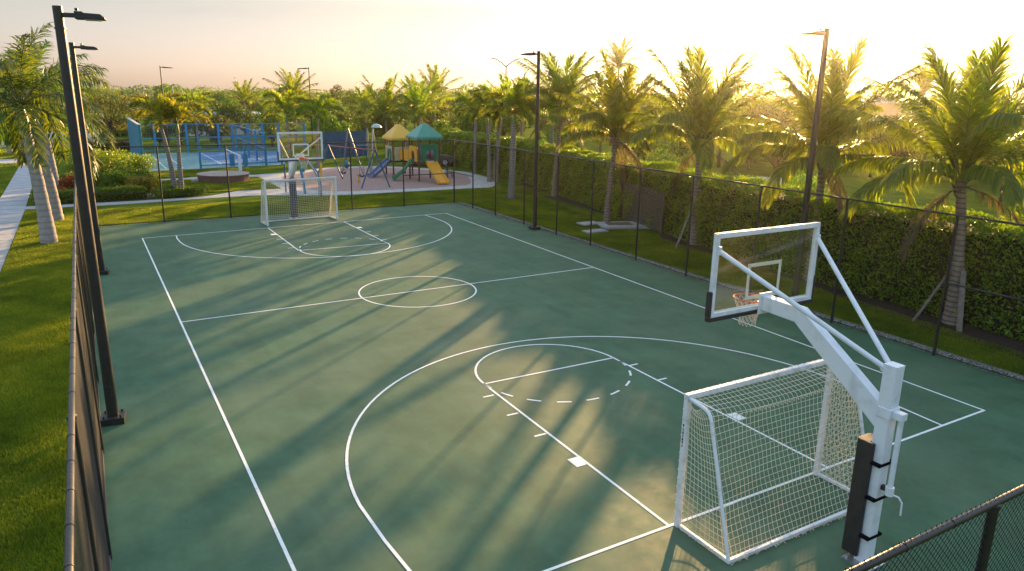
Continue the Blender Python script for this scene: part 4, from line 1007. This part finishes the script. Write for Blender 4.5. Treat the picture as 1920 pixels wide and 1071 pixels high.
for i, (x,y,rr_,h_) in enumerate(((23.5,4.5,1.5,2.8),(20.0,9.5,1.6,2.6),(24,16,1.8,3.0),(21,-7.5,1.4,2.6),(24,-13.5,1.7,2.8),(17.8,3,1.1,2.5))):
    shrub(['sunlit areca clump just behind the hedge near the sandy patch','leafy shrub behind the louvred screen','leafy shrub rising behind the hedge left of the sun glow','yellow green shrub peeking over the hedge by the big right palm','dense shrub behind the hedge at the right edge','bright tuft of leaves above the hedge beside the silhouetted palm'][i], x, y, rr_, rr_, h_, 3000, .2, shrub_leaf if i % 2 else hedge_leaf, 90+i, 'tall_shrub')

# ---- grass
nt = grass_leaf.node_tree; N = nt.nodes; L = nt.links
hs_ = [n for n in N if n.type == 'HUE_SAT'][0]; tcg = N.new('ShaderNodeTexCoord')
ga = N.new('ShaderNodeTexNoise'); ga.inputs['Scale'].default_value = .45; ga.inputs['Detail'].default_value = 7; ga.inputs['Roughness'].default_value = .65; L.new(tcg.outputs['Object'], ga.inputs['Vector'])
gr = N.new('ShaderNodeMapRange'); gr.inputs[1].default_value = .35; gr.inputs[2].default_value = .68; gr.inputs[3].default_value = .62; gr.inputs[4].default_value = 1.45; L.new(ga.outputs[0], gr.inputs[0]); L.new(gr.outputs[0], hs_.inputs['Value'])
gh_ = N.new('ShaderNodeMapRange'); gh_.inputs[1].default_value = .4; gh_.inputs[2].default_value = .7; gh_.inputs[3].default_value = .515; gh_.inputs[4].default_value = .475; L.new(ga.outputs[0], gh_.inputs[0]); L.new(gh_.outputs[0], hs_.inputs['Hue'])
def grass(name, label, poly_fn, n, hgt, wid, seed, box, lean=.5):
    rg = np.random.default_rng(seed); x0,y0,x1,y1 = box
    x = rg.uniform(x0,x1,n*2); y = rg.uniform(y0,y1,n*2); k = poly_fn(x,y); x = x[k][:n]; y = y[k][:n]; n = len(x)
    cl = .5+.5*np.sin(x*3.1+1.3*np.sin(y*2.3))*np.sin(y*2.7+1.1*np.sin(x*1.9))
    h_ = hgt*(.55+.7*rg.random(n))*(.75+.5*cl); az = rg.uniform(0,6.283,n); ln = lean*h_*rg.uniform(.2,1.3,n); la = rg.uniform(0,6.283,n)
    w_ = wid*(.7+.6*rg.random(n))
    B = np.stack([x,y,np.full(n,-.03)],1); W = np.stack([np.cos(az),np.sin(az),0*az],1)*w_[:,None]/2
    T = B+np.stack([np.cos(la)*ln,np.sin(la)*ln,h_],1)
    V = np.stack([B-W,B+W,T],1).reshape(-1,3)
    o = link(name, np_mesh(name, V, None, np.arange(n*3).reshape(n,3)), grass_leaf); setting(o,'stuff'); o['label'] = label
grass('lawn_grass', 'short lawn grass beside the close fence', lambda x,y: (x<-9.0)&(x>-11.45)|(x<-13.05), 330000, .075, .016, 1, (-15.5,-15.5,-9,5))
grass('lawn_grass', 'lawn grass between walkway and royal palms', lambda x,y: (x>-11.45), 150000, .075, .024, 2, (-11.45,5,-9.0,23.5))
grass('lawn_grass', 'lawn grass strip beyond the far fence', lambda x,y: y < 22.2+.0*x, 190000, .06, .024, 3, (-9,17.0,17,23.6))
grass('lawn_grass', 'shaded lawn grass between side fence and hedge', lambda x,y: (x > 9.75+.011*(y+5))&(x < 12.0+.12*(y+6)), 260000, .06, .02, 4, (9.4,-18,16.5,22))
grass('lawn_grass', 'lawn grass round the raised planter', lambda x,y: ~((x>2)&(y<40))&~((y<33.9+1.9)&(y>33.9)&(x>-4.4)), 170000, .07, .045, 5, (-5.4,26.8,2.6,40.4))
grass('lawn_grass', 'lawn grass beyond the walkway', lambda x,y: (x<-13.0)&((y<51)|((y>55.4)&(y<68))), 120000, .07, .05, 6, (-24,20,-13,68))
# ------------------------------------------------------------------ play area
brown = mat('brown_red_post_coat', (.17,.05,.035), (.13,.04,.03), .45, 6)
yel = mat('yellow_plastic', (.82,.38,.012), (.76,.34,.012), .4, 2)
yroof = mat('yellow_roof_plastic', (.80,.46,.05), (.74,.42,.045), .45, 2)
teal = mat('teal_roof_plastic', (.07,.30,.22), (.06,.26,.19), .45, 2)
green = mat('green_plastic', (.02,.20,.10), (.02,.17,.085), .4, 2)
blueslide = mat('slate_blue_plastic', (.16,.20,.32), (.13,.17,.28), .4, 2)
cream = mat('cream_panel', (.50,.46,.28), (.45,.41,.25), .5, 3)
deckm = mat('dark_deck_coat', (.035,.025,.022), None, .7)
blue = mat('blue_paint', (.02,.25,.50), (.02,.21,.44), .5, 3)
bluewall = mat('blue_wall_paint', (.012,.21,.34), (.011,.18,.29), .6, 1.5)
navyp = mat('blue_steel_paint', (.03,.09,.20), (.04,.12,.2), .45, 6)
silver = mat('silver_tube', (.26,.29,.33), (.17,.19,.22), .4, 8, .3)
redm = mat('red_steel_paint', (.36,.07,.05), (.3,.06,.045), .45, 8)
chainm = mat('dull_chain', (.2,.19,.17), None, .5, metal=.6)
seatm = mat('black_belt_seat', (.02,.02,.02), None, .6)

t = thing('play_tower', 'play structure with yellow and teal pyramid roofs and three plastic slides', 'play structure', (12.2,29.2,0))
O = np.array((12.2,29.2))
def lp(x,y,z): return (x-O[0],y-O[1],z)
for (x,y,h_) in ((11.47,26.85,2.95),(13.05,26.85,2.95),(11.47,28.5,2.95),(13.05,28.5,2.95),(11.0,30.5,2.7),(12.5,30.5,2.7),(11.0,32.0,2.7),(12.5,32.0,2.7)):
    MB().tube([lp(x,y,0),lp(x,y,h_)], .062, 10).build('post', brown, t, smooth=True)
def pyr(x0,y0,x1,y1,z0,z1,ov,m_):
    x0-=ov;y0-=ov;x1+=ov;y1+=ov; cx_,cy_ = (x0+x1)/2,(y0+y1)/2; w_=.16
    V = [lp(x0,y0,z0),lp(x1,y0,z0),lp(x1,y1,z0),lp(x0,y1,z0),lp(x0,y0,z0+.16),lp(x1,y0,z0+.16),lp(x1,y1,z0+.16),lp(x0,y1,z0+.16),
         lp(cx_-w_,cy_-w_,z1),lp(cx_+w_,cy_-w_,z1),lp(cx_+w_,cy_+w_,z1),lp(cx_-w_,cy_+w_,z1)]
    MB().add(V, [(3,2,1,0),(0,1,5,4),(1,2,6,5),(2,3,7,6),(3,0,4,7),(4,5,9,8),(5,6,10,9),(6,7,11,10),(7,4,8,11),(8,9,10,11)]).build('roof', m_, t, bevel=.05)
pyr(11.0,30.5,12.5,32.0,2.64,3.7,.22,yroof); pyr(11.47,26.85,13.05,28.5,2.9,3.92,.22,teal)
for a, b in (((11.4,26.8,1.25),(13.1,28.55,1.34)),((10.95,30.45,1.05),(12.55,32.05,1.14)),((11.55,28.56,1.15),(12.5,30.44,1.22))):
    MB().box(lp(*a), lp(*b)).build('deck', deckm, t)
def archpanel(axis, x, y0, y1, z0, z1, hw, hz, m_, th=.06):
    """upright panel with an arched doorway"""
    c = (y0+y1)/2; out = [(y0,z0),(y0,z1-.15),(y0+.15,z1),(y1-.15,z1),(y1,z1-.15),(y1,z0),(c+hw,z0)]
    out += [(c+hw*math.cos(a_), hz-hw+hw*math.sin(a_)) for a_ in np.linspace(0,math.pi,9)]+[(c-hw,z0)]
    if axis == 'x': return MB().extrude([lp(x,y_,z_) for y_,z_ in out], (th,0,0)).build('panel', m_, t)
    return MB().extrude([lp(y_,x,z_) for y_,z_ in out], (0,th,0)).build('panel', m_, t)
archpanel('y', 26.78, 11.6, 12.95, 1.35, 2.55, .36, 2.25, green)
archpanel('y', 26.62, 11.75, 12.8, 1.35, 2.35, .36, 2.2, green, .14)
archpanel('x', 11.38, 27.0, 28.4, 1.35, 2.4, .3, 2.1, yel)
MB().box(lp(11.48,28.6,1.25), lp(11.53,30.4,2.05)).build('panel', yel, t, bevel=.02)
MB().box(lp(10.93,30.6,1.15), lp(10.98,31.9,2.2)).build('panel', cream, t, bevel=.02)
MB().box(lp(11.1,30.42,1.15), lp(12.4,30.47,2.15)).build('panel', cream, t, bevel=.02)
archpanel('x', 10.86, 30.65, 31.35, 1.16, 2.0, .16, 1.75, green, .05)
g_ = MB()
for y in np.arange(30.62,32,.16): g_.tube([lp(12.5,y,1.15),lp(12.5,y,2.0)], .014, 6)
for x in np.arange(11.12,12.5,.16): g_.tube([lp(x,32.0,1.15),lp(x,32.0,2.0)], .014, 6)
g_.build('railing', brown, t)
def slide(p0, p1, wd, m_, wavy=0, flat=.5, wall=.16):
    p0 = np.array(p0,float); p1 = np.array(p1,float); d = p1-p0; hd = np.array((d[0],d[1],0)); hl = np.linalg.norm(hd); hd /= hl; sd_ = np.array((-hd[1],hd[0],0))
    V = []; F = []; n = 18
    for i in range(n+1):
        u = i/n; s_ = min(1,max(0,(u-.04)/(.84)))
        z = p0[2]+(p1[2]-p0[2])*(s_*s_*(3-2*s_)*.25+s_*.75)+wavy*math.sin(u*math.pi*3.2)
        c = p0+hd*hl*u; c[2] = z
        for off, dz in ((-wd/2-.05,wall),(-wd/2,wall),(-wd/2+.04,.02),(wd/2-.04,.02),(wd/2,wall),(wd/2+.05,wall),(wd/2+.05,-.06),(-wd/2-.05,-.06)):
            V.append(c+sd_*off+np.array((0,0,dz)))
    for i in range(n):
        for k in range(8): F.append((i*8+k,i*8+(k+1) % 8,(i+1)*8+(k+1) % 8,(i+1)*8+k))
    F.append(tuple(range(7,-1,-1))); F.append(tuple(n*8+k for k in range(8)))
    MB().add(V,F).build('slide', m_, t, smooth=True)
slide(lp(12.33,26.9,1.36), lp(12.33,24.55,.14), .72, yel)
slide(lp(11.45,27.75,1.36), lp(10.0,28.1,.16), .46, green, .05)
slide(lp(10.98,31.2,1.12), lp(9.1,30.3,.14), .5, blueslide)
MB().tube([lp(10.15,28.05,0),lp(10.15,28.05,.14)], .03, 8).build('slide_foot', green, t)

def swing_set():
    t = thing('swing_set', 'swing set with blue legs and a red top bar in front of the play tower', 'swing set', (7.5,24.75,0))
    o = np.array((7.5,24.75,0)); A = np.array((7.55,24.75,2.42)); B = np.array((6.15,30.3,2.36))
    MB().tube([A-o+(0.02,-.12,0),B-o], .045, 10).build('top_bar', redm, t, smooth=True)
    for p in (A,B):
        for dx in (-.98,.95): MB().tube([p-o+(0,0,.06), (p[0]-o[0]+dx,p[1]-o[1],0)], .045, 10).build('leg', navyp, t, smooth=True)
    for f_, zz, m2 in ((.28,.62,seatm),(.68,.62,seatm)):
        c = A+(B-A)*f_-o; u = (B-A)/np.linalg.norm(B-A)
        sw = MB()
        for s_ in (-.28,.28): sw.tube([c+u*s_, c+u*s_*.85+np.array((0,0,zz-c[2]+.1))], .014, 6)
        ch = sw.build('swing_chain', chainm, t)
        q = MB(); pts = [c+u*s_+np.array((0,0,zz-c[2]-.16*(1-(s_/.26)**2)+.1)) for s_ in np.linspace(-.25,.25,9)]
        for i in range(8): q.beam(pts[i],pts[i+1],.16,.02)
        q.build('belt_seat', m2, ch)
    return t
swing_set()
t = thing('toddler_swing', 'yellow orange strap hanging from the nearer swing', 'swing strap', (7.0,26.6,0))
MB().tube([(0,0,.56),(.03,.02,.42),(-.02,0,.30),(.03,0,.12)], [.05,.075,.09,.05], 10).build('bucket', yel, t, smooth=True)
MB().tube([(0,0,.56),(-.05,.05,.72)], .02, 6).tube([(0,0,.56),(.06,-.03,.74)], .02, 6).build('strap', orange, t)
t = thing('climbing_frame', 'tall silver tube frame with a pale dome cap behind the red swing bar', 'climbing frame', (10.0,33.2,0))
for a, b, r_ in (((-1.2,.8,3.35),(-.45,-.1,0),.05),((-.05,-.2,3.4),(.05,-.3,0),.045),((.45,0,3.38),(-.1,-1.0,0),.05),((.45,0,3.38),(1.1,.7,0),.05),((-1.2,.8,3.35),(-1.5,1.6,0),.05)):
    MB().tube([a,b], r_, 10).build('leg', silver, t, smooth=True)
MB().tube([(-.75,.3,2.1),(.55,.1,2.1)], .035, 8).build('cross_bar', silver, t, smooth=True)
MB().tube([(.45,0,3.38),(.72,0,3.5)], .03, 8).build('cap_arm', silver, t, smooth=True)
MB().lathe([(.40,3.42),(.39,3.47),(.31,3.58),(.17,3.66),(.04,3.69)], (.75,0,0), 18).build('dome_cap', mat('pale_green_dome',(.42,.52,.48),(.36,.45,.42),.4,3), t, smooth=True)
t = thing('spring_pod', 'teal egg shaped spring rider on the pink play surface', 'spring rider', (9.4,36.6,0))
MB().lathe([(.06,.10),(.2,.2),(.26,.38),(.22,.55),(.1,.68),(.02,.71)], (0,0,0), 16).build('pod', mat('teal_pod',(.03,.18,.24),(.025,.15,.2),.4,3), t, smooth=True)
MB().tube([(.07*math.cos(a_*.9),.07*math.sin(a_*.9),.01+.12*a_/20) for a_ in range(21)], .014, 6).build('spring', steel, t)
t = thing('arch_climber', 'blue posts with grey bent rail and orange board at the play surface edge', 'climber', (2.6,24.2,0))
MB().tube([(-.75,.7,0),(-.75,.7,1.75)], .05, 10).build('post', navyp, t, smooth=True)
MB().tube([(.13,-.35,0),(.1,-.3,.7),(.0,-.1,1.45)], .075, 10).build('post', blue, t, smooth=True)
MB().tube([(.55,-1.9,0),(.75,-1.4,.6),(.7,-.9,1.3),(.35,0,2.1)], .065, 10).build('bent_rail', mat('grey_green_tube',(.28,.33,.34),(.2,.25,.27),.4,8,.3), t, smooth=True)
MB().tube([(.75,-1.55,0),(.9,-1.1,.6),(.85,-.6,1.3),(.5,.3,2.1)], .065, 10).build('bent_rail', navyp, t, smooth=True)
MB().beam((1.15,-.2,.75),(1.35,.2,1.75),.14,.05).build('orange_board', yel, t, bevel=.015)
MB().beam((.35,.9,1.15),(.35,.9,1.7),.32,.05).build('teal_panel', teal, t, bevel=.02)
t = thing('bench', 'low black bench at the right edge of the play area beside the fence corner', 'bench', (14.7,28.7,0), R(70))
b_ = MB()
for k in range(4): b_.box((-.7,-.2+k*.1,.43),(.7,-.12+k*.1,.46))
b_.build('seat', black, t); b_ = MB()
for k in range(3): b_.box((-.7,.22,.55+k*.12),(.7,.25,.63+k*.12))
b_.build('backrest', black, t)
for sx in (-.6,.6): MB().beam((sx,-.18,0),(sx,-.18,.43),.05,.05).beam((sx,.2,0),(sx,.24,.9),.05,.05).beam((sx,-.2,.415),(sx,.2,.415),.04,.03).build('leg', black, t)

# ------------------------------------------------------------------ cars
tyre = mat('tyre_rubber', (.012,.012,.013), None, .8); rimm = mat('alloy_rim', (.5,.5,.52), None, .3, metal=.8); cglass = mat('dark_car_glass', (.03,.035,.04), None, .08, spec=.8)
redl = mat('red_lamp_plastic', (.3,.01,.01), None, .2); headm = mat('lamp_plastic', (.7,.7,.68), None, .15)
def car(name, label, cat, x, y, rz, paint, prof, glassq, Lc, wd, wheels, cargo=None):
    t = thing(name, label, cat, (x,y,0), rz)
    h = wd/2; b = MB(); n = len(prof)
    V = []
    for s_ in (-1,1):
        for (px,pz) in prof:
            inset = .0 if pz < .85 else min(.22,(pz-.85)*.30)
            V.append((px, s_*(h-inset), pz))
    F = [tuple(range(n-1,-1,-1)), tuple(range(n,2*n))]+[(i,(i+1) % n,n+(i+1) % n,n+i) for i in range(n)]
    b.add(V,F).build('body', paint, t, bevel=.04)
    for k, qd in enumerate(glassq):
        gm = MB()
        if qd[0] == 'side':
            for s_ in (-1,1):
                pts = [(px, s_*(h-(0 if pz < .85 else min(.22,(pz-.85)*.30))+.004), pz) for px,pz in qd[1]]
                gm.extrude(pts, (0, s_*.012, 0))
        else:
            (xa,za),(xb,zb) = qd[1]; ia = min(.22,max(0,(za-.85)*.3))+.1; ib = min(.22,max(0,(zb-.85)*.3))+.1
            nx_, nz_ = (zb-za), -(xb-xa); l_ = math.hypot(nx_,nz_); sg = qd[2]; ox, oz = sg*abs(nx_)/l_*.012, abs(nz_)/l_*.012
            gm.extrude([(xa+ox,-h+ia,za+oz),(xa+ox,h-ia,za+oz),(xb+ox,h-ib,zb+oz),(xb+ox,-h+ib,zb+oz)], (ox,0,oz))
        gm.build('window', cglass, t)
    for wx in wheels:
        for s_ in (-1,1):
            wh = MB().tube([(wx,s_*(h-.19),.33),(wx,s_*(h+.01),.33)], .33, 20).build('wheel', tyre, t)
            MB().tube([(wx,s_*(h-.05),.33),(wx,s_*(h+.018),.33)], .21, 14).build('rim', rimm, wh)
    f_ = max(p[0] for p in prof); r_ = min(p[0] for p in prof)
    for s_ in (-1,1):
        MB().box((f_-.1,s_*h*.72-.16,.62),(f_+.012,s_*h*.72+.16,.76)).build('headlight', headm, t, bevel=.02)
        MB().box((r_-.012,s_*h*.72-.14,.72),(r_+.1,s_*h*.72+.14,.88)).build('tail_light', redl, t, bevel=.02)
    MB().box((f_-.02,-.26,.40),(f_+.016,.26,.51)).build('number_plate', headm, t)
    for s_ in (-1,1): MB().box((.55,s_*(h+.02)-.09,.92),(.72,s_*(h+.02)+.09,1.06)).build('wing_mirror', paint, t, bevel=.03)
    return t
saloon = [(-2.2,.30),(2.15,.28),(2.24,.5),(2.2,.74),(1.95,.88),(1.15,.98),(.35,1.42),(-.15,1.48),(-1.05,1.44),(-1.75,1.05),(-2.2,.98),(-2.26,.6)]
sg_ = [('side',[(.95,.99),(.36,1.36),(-.1,1.41),(-1.0,1.37),(-1.5,1.02)]),('end',((1.12,1.0),(.38,1.41)),1),('end',((-1.72,1.06),(-1.08,1.43)),-1)]
car('parked_car', 'dark grey car parked behind the play tower by the far hedge', 'car', 16.9, 37.4, R(-28), mat('dark_grey_car_paint',(.05,.05,.055),None,.25,coat=.8), saloon, sg_, 4.5, 1.8, (-1.4,1.4))
pick = [(-2.7,.42),(2.55,.40),(2.68,.62),(2.64,.95),(2.4,1.08),(1.35,1.14),(.75,1.72),(.3,1.8),(-.75,1.78),(-.85,1.15),(-2.72,1.12),(-2.76,.6)]
pg_ = [('side',[(1.15,1.15),(.72,1.64),(.3,1.71),(-.65,1.69),(-.7,1.18)]),('end',((1.33,1.16),(.78,1.70)),1)]
car('white_truck', 'white pickup truck on the road behind the lawn lamp posts', 'truck', -10.4, 75, R(14), mat('white_car_paint',(.7,.7,.7),None,.3,coat=.6), pick, pg_, 5.4, 1.95, (-1.7,1.7))

# ------------------------------------------------------------------ ball courts with the blue wall
t = thing('practice_wall', 'tall blue practice wall with sloping top at the end of the blue court', 'wall', (-4.8,48,0))
V = [(-.09,-6.8,0),(.09,-6.8,0),(.09,7.1,0),(-.09,7.1,0),(-.09,-6.8,3.36),(.09,-6.8,3.36),(.09,7.1,3.28),(-.09,7.1,3.28)]
MB().add(V, [(3,2,1,0),(4,5,6,7),(0,1,5,4),(1,2,6,5),(2,3,7,6),(3,0,4,7)]).build('panel', bluewall, t, bevel=.01)
MB().box((-.12,-6.83,3.362),(.12,7.12,3.41)).build('coping', concrete2, t, bevel=.01)
MB().box((-.85,-7.2,-.02),(-.092,7.1,.10)).build('footing', concrete2, t, bevel=.015)
wl = MB()
for z, y0, y1 in ((1.0,-6.5,7.0),(2.0,-3,-2.0)): wl.box((.091,y0,z),(.094,y1,z+.05))
wl.build('wall_line', linem, t)
def court_fence(label, posts, H, rails, wd=.14, cell=.2):
    t = thing('court_fence', label, 'fence', (posts[0][0],posts[0][1],0), 0, 'blue fences of the ball court')
    o = np.array(posts[0]); P_ = [np.array(p)-o for p in posts]
    for p in P_: MB().box((p[0]-wd/2,p[1]-wd/2,0),(p[0]+wd/2,p[1]+wd/2,H)).build('post', blue, t)
    for a, b in zip(P_[:-1],P_[1:]):
        for z in rails: MB().beam((*a,z),(*b,z),.06,.07).build('rail', blue, t)
        L_ = np.linalg.norm(b-a); n = int(L_/cell); P0 = []; P1 = []
        for i in range(n): q = a+(b-a)*i/n; P0.append((*q,.1)); P1.append((*q,H))
        for z in np.arange(.1,H,cell): P0.append((*a,z)); P1.append((*b,z))
        V, Q = wires(P0,P1,.005,3); link('wire_panel', np_mesh('wire_panel',V,Q), navyp, t)
court_fence('blue steel mesh fence along the near side of the ball court', [(-.84,40.95),(2.6,41.6),(5.6,42.0)], 2.45, (2.4,1.3,.25))
court_fence('blue steel mesh fence along the back of the ball court', [(-4.6,57.1),(-2.6,57.1),(.2,57.1),(3.1,57.1),(4.4,57.1),(5.9,57.1),(7.3,57.1),(8.9,57.1),(11.5,57.1)], 2.75, (2.7,1.4,.3), .2)
court_fence('blue steel mesh divider running through the middle of the ball court', [(4.35,42.1),(4.5,46.5),(4.6,50.5),(4.7,56.9)], 2.6, (2.55,1.35), .14)
t = thing('windscreen', 'dark blue fabric windscreen behind the swings', 'windscreen', (9.6,43.2,0))
fab = mat('blue_screen_fabric', (.035,.10,.19), (.028,.08,.155), .8, 3)
for i, (x,y) in enumerate(((0,0),(2.2,.9),(4.4,1.8))):
    MB().tube([(x,y,0),(x,y,2.7)], .05, 8).build('post', navyp, t, smooth=True)
    if i < 2: MB().beam((x+.06,y+.03,1.4),(x+2.14,y+.87,1.4),.02,2.3).build('fabric', fab, t)
def netpost(x, y, label):
    t = thing('net_post', label, 'net post', (x,y,0), 0, 'padded net posts')
    MB().tube([(0,0,0),(0,0,1.08)], .045, 8).build('post', white, t, smooth=True)
    MB().box((-.19,-.12,.03),(.19,.12,1.0)).build('pad', blue, t, bevel=.05)
netpost(1.75, 42.45, 'blue padded post on the ball court, left of the white arm')
netpost(2.75, 42.3, 'blue padded post on the ball court, right of the white arm')
t = thing('shower_post', 'white post with a long slanted arm standing behind the brick planter', 'post', (1.3,36.5,0))
MB().beam((0,0,0),(0,0,1.35),.24,.2,w1=.17,h1=.15).build('post', white, t, bevel=.015)
MB().beam((0.08,-.05,1.30),(-.75,.9,1.72),.09,.07).build('arm', white, t, bevel=.01)
# raised round brick planter
m, nt, N, L, P = _new('red_brick_ring')
tcb = N.new('ShaderNodeTexCoord'); br = N.new('ShaderNodeTexBrick'); br.inputs['Scale'].default_value = 4.2; br.inputs['Color1'].default_value = (.20,.075,.06,1); br.inputs['Color2'].default_value = (.15,.06,.05,1); br.inputs['Mortar'].default_value = (.22,.17,.15,1); br.inputs['Mortar Size'].default_value = .014
mpb = N.new('ShaderNodeMapping'); mpb.inputs['Rotation'].default_value = (R(90),0,0); L.new(tcb.outputs['Object'], mpb.inputs[0]); L.new(mpb.outputs[0], br.inputs[0]); L.new(br.outputs[0], P.inputs['Base Color']); P.inputs['Roughness'].default_value = .9
brickm = m
t = thing('raised_planter', 'low round brick walled basin with a pale coping on the lawn', 'planter', (-.45,32.9,0))
MB().lathe([(1.68,0),(1.68,.40),(1.30,.40),(1.28,.1)], (0,0,0), 14).build('brick_wall', brickm, t)
MB().lathe([(1.29,.403),(1.73,.403),(1.73,.46),(1.29,.46)], (0,0,0), 14).build('coping', mat('pink_stone_coping',(.36,.28,.25),(.3,.23,.21),.8,6), t, bevel=.01)
MB().lathe([(1.285,.15),(1.285,.42),(.02,.43)], (0,0,0), 14).build('basin_cover', mat('dark_water_cover',(.06,.075,.10),(.045,.055,.075),.3,2), t)
MB().box((-2.05,-.4,0),(-1.66,.3,.16)).build('step', concrete2, t, bevel=.01)
# concrete pads by the palms
t = thing('concrete_pad', 'larger concrete slab with a framed steel hatch beside the short palm', 'concrete slab', (13.45,6.7,0), R(-20))
MB().box((-1.15,-.75,-.02),(1.15,.75,.10)).build('slab', concrete, t, bevel=.012)
q = MB()
for a, b in (((-.9,-.5,.1),(.5,-.44,.125)),((-.9,.44,.1),(.5,.5,.125)),((-.9,-.44,.1),(-.84,.44,.125)),((.44,-.44,.1),(.5,.44,.125))): q.box(a,b)
q.build('hatch_frame', concrete2, t); MB().box((-.83,-.43,.102),(.43,.43,.115)).build('hatch_lid', mat('rusty_plate',(.2,.14,.11),(.14,.1,.085),.7,8), t)
tag(MB().box((-.55,-.3,-.02),(.55,.3,.06)).build('stepping_slab', concrete, bevel=.012, loc=(11.35,6.1,0)), 'small concrete slab flat in the grass next to the fence', 'concrete slab')
tag(MB().box((-.5,-.35,-.02),(.5,.35,.06)).build('stepping_slab', concrete, bevel=.012, loc=(12.3,7.9,0)), 'small concrete slab behind the short palm beside the hatch slab', 'concrete slab')
# far street lights
floodlight('thin far lamp post left of the foxtail pair on the skyline', -1.2,60.5,8.1,0,r0=.07,r1=.05,L_=1.1,grp='distant lamp posts',plate=False)
floodlight('thin far lamp post on the skyline behind the distant backboard', 12.2,56.6,8.3,R(180),r0=.07,r1=.05,L_=1.1,grp='distant lamp posts',plate=False)
lampgrey = mat('dark_lamp_grey', (.06,.06,.065), None, .5)
t = thing('street_light', 'street light with two upswept arms above the palms', 'street light', (41.7,67.8,0), R(-35))
MB().tube([(0,0,0),(0,0,9.6)], [.12,.08], 10).build('pole', lampgrey, t, smooth=True)
for s_ in (-1,1):
    MB().tube([(0,0,9.45),(s_*.6,0,9.95),(s_*1.3,0,10.4)], [.07,.06,.055], 8).build('arm', lampgrey, t, smooth=True)
    MB().beam((s_*1.25,0,10.4),(s_*1.95,0,10.5),.26,.12).build('lamp_head', lampgrey, t, bevel=.02)
t = thing('street_light', 'short slim light pole beside the lavender house', 'street light', (1.5,78,0))
MB().tube([(0,0,0),(0,0,6.3)], .06, 8).build('pole', silver, t, smooth=True); MB().beam((-.35,0,6.3),(.35,0,6.34),.2,.08).build('lamp_head', silver, t, bevel=.02)
# houses
def house(label, x, y, rz, Lh, Wh, He, Hr, wallm, roofm, ov=.5):
    t = thing('house', label, 'house', (x,y,0), rz, None)
    MB().box((-Lh/2,-Wh/2,0),(Lh/2,Wh/2,He)).build('wall', wallm, t)
    a, b = Lh/2+ov, Wh/2+ov; rl = max(.3, Lh/2-Wh/2)
    V = [(-a,-b,He-.02),(a,-b,He-.02),(a,b,He-.02),(-a,b,He-.02),(-a,-b,He+.16),(a,-b,He+.16),(a,b,He+.16),(-a,b,He+.16),(-rl,0,Hr),(rl,0,Hr)]
    MB().add(V, [(3,2,1,0),(0,1,5,4),(1,2,6,5),(2,3,7,6),(3,0,4,7),(4,5,9,8),(5,6,9),(6,7,8,9),(7,4,8)]).build('roof', roofm, t)
    for k in (-.3,0,.3):
        f = MB(); f.box((k*Lh-.6,-Wh/2-.04,1.0),(k*Lh+.6,-Wh/2-.002,2.3)); fr = f.build('window', white, t)
        MB().box((k*Lh-.52,-Wh/2-.055,1.08),(k*Lh+.52,-Wh/2-.042,2.22)).build('pane', cglass, fr)
lav = mat('lavender_stucco', (.42,.42,.55), (.38,.38,.5), .8, 2)
house('lavender walled house with a pinkish tiled hip roof above the blue wall', 6.9, 202.5, R(8), 9.0, 7, 3.6, 5.4, lav, mat('pink_clay_tiles',(.36,.2,.15),(.28,.16,.12),.8,20))
house('house with a pale grey hip roof behind the palms right of the sun', 121.3, 65.9, R(-35), 9.5, 8.5, 5.2, 7.2, mat('tan_stucco',(.4,.33,.26),(.36,.3,.24),.8,2), mat('grey_roof_shingle',(.36,.35,.37),(.3,.29,.31),.7,12))
house('long white flat topped building low behind the blue court', 8.5, 88, R(10), 13, 6, 2.6, 3.0, mat('white_stucco',(.7,.7,.7),(.62,.62,.63),.7,2), mat('white_roof_sheet',(.62,.63,.66),(.55,.56,.6),.5,3))

# ------------------------------------------------------------------ evening air
if HAZE > 0:
    hz = MB().box((-420,-180,-1.03),(480,420,13.5)).build('haze', None); setting(hz,'stuff'); hz['label'] = 'warm evening haze'
    m = bpy.data.materials.new('evening_haze'); m.use_nodes = True; nt = m.node_tree; N = nt.nodes
    N.remove(N['Principled BSDF']); v = N.new('ShaderNodeVolumePrincipled'); v.inputs['Color'].default_value = HAZE_COL; v.inputs['Density'].default_value = HAZE; v.inputs['Anisotropy'].default_value = HAZE_G
    nt.links.new(v.outputs[0], N['Material Output'].inputs['Volume']); hz.data.materials.append(m)
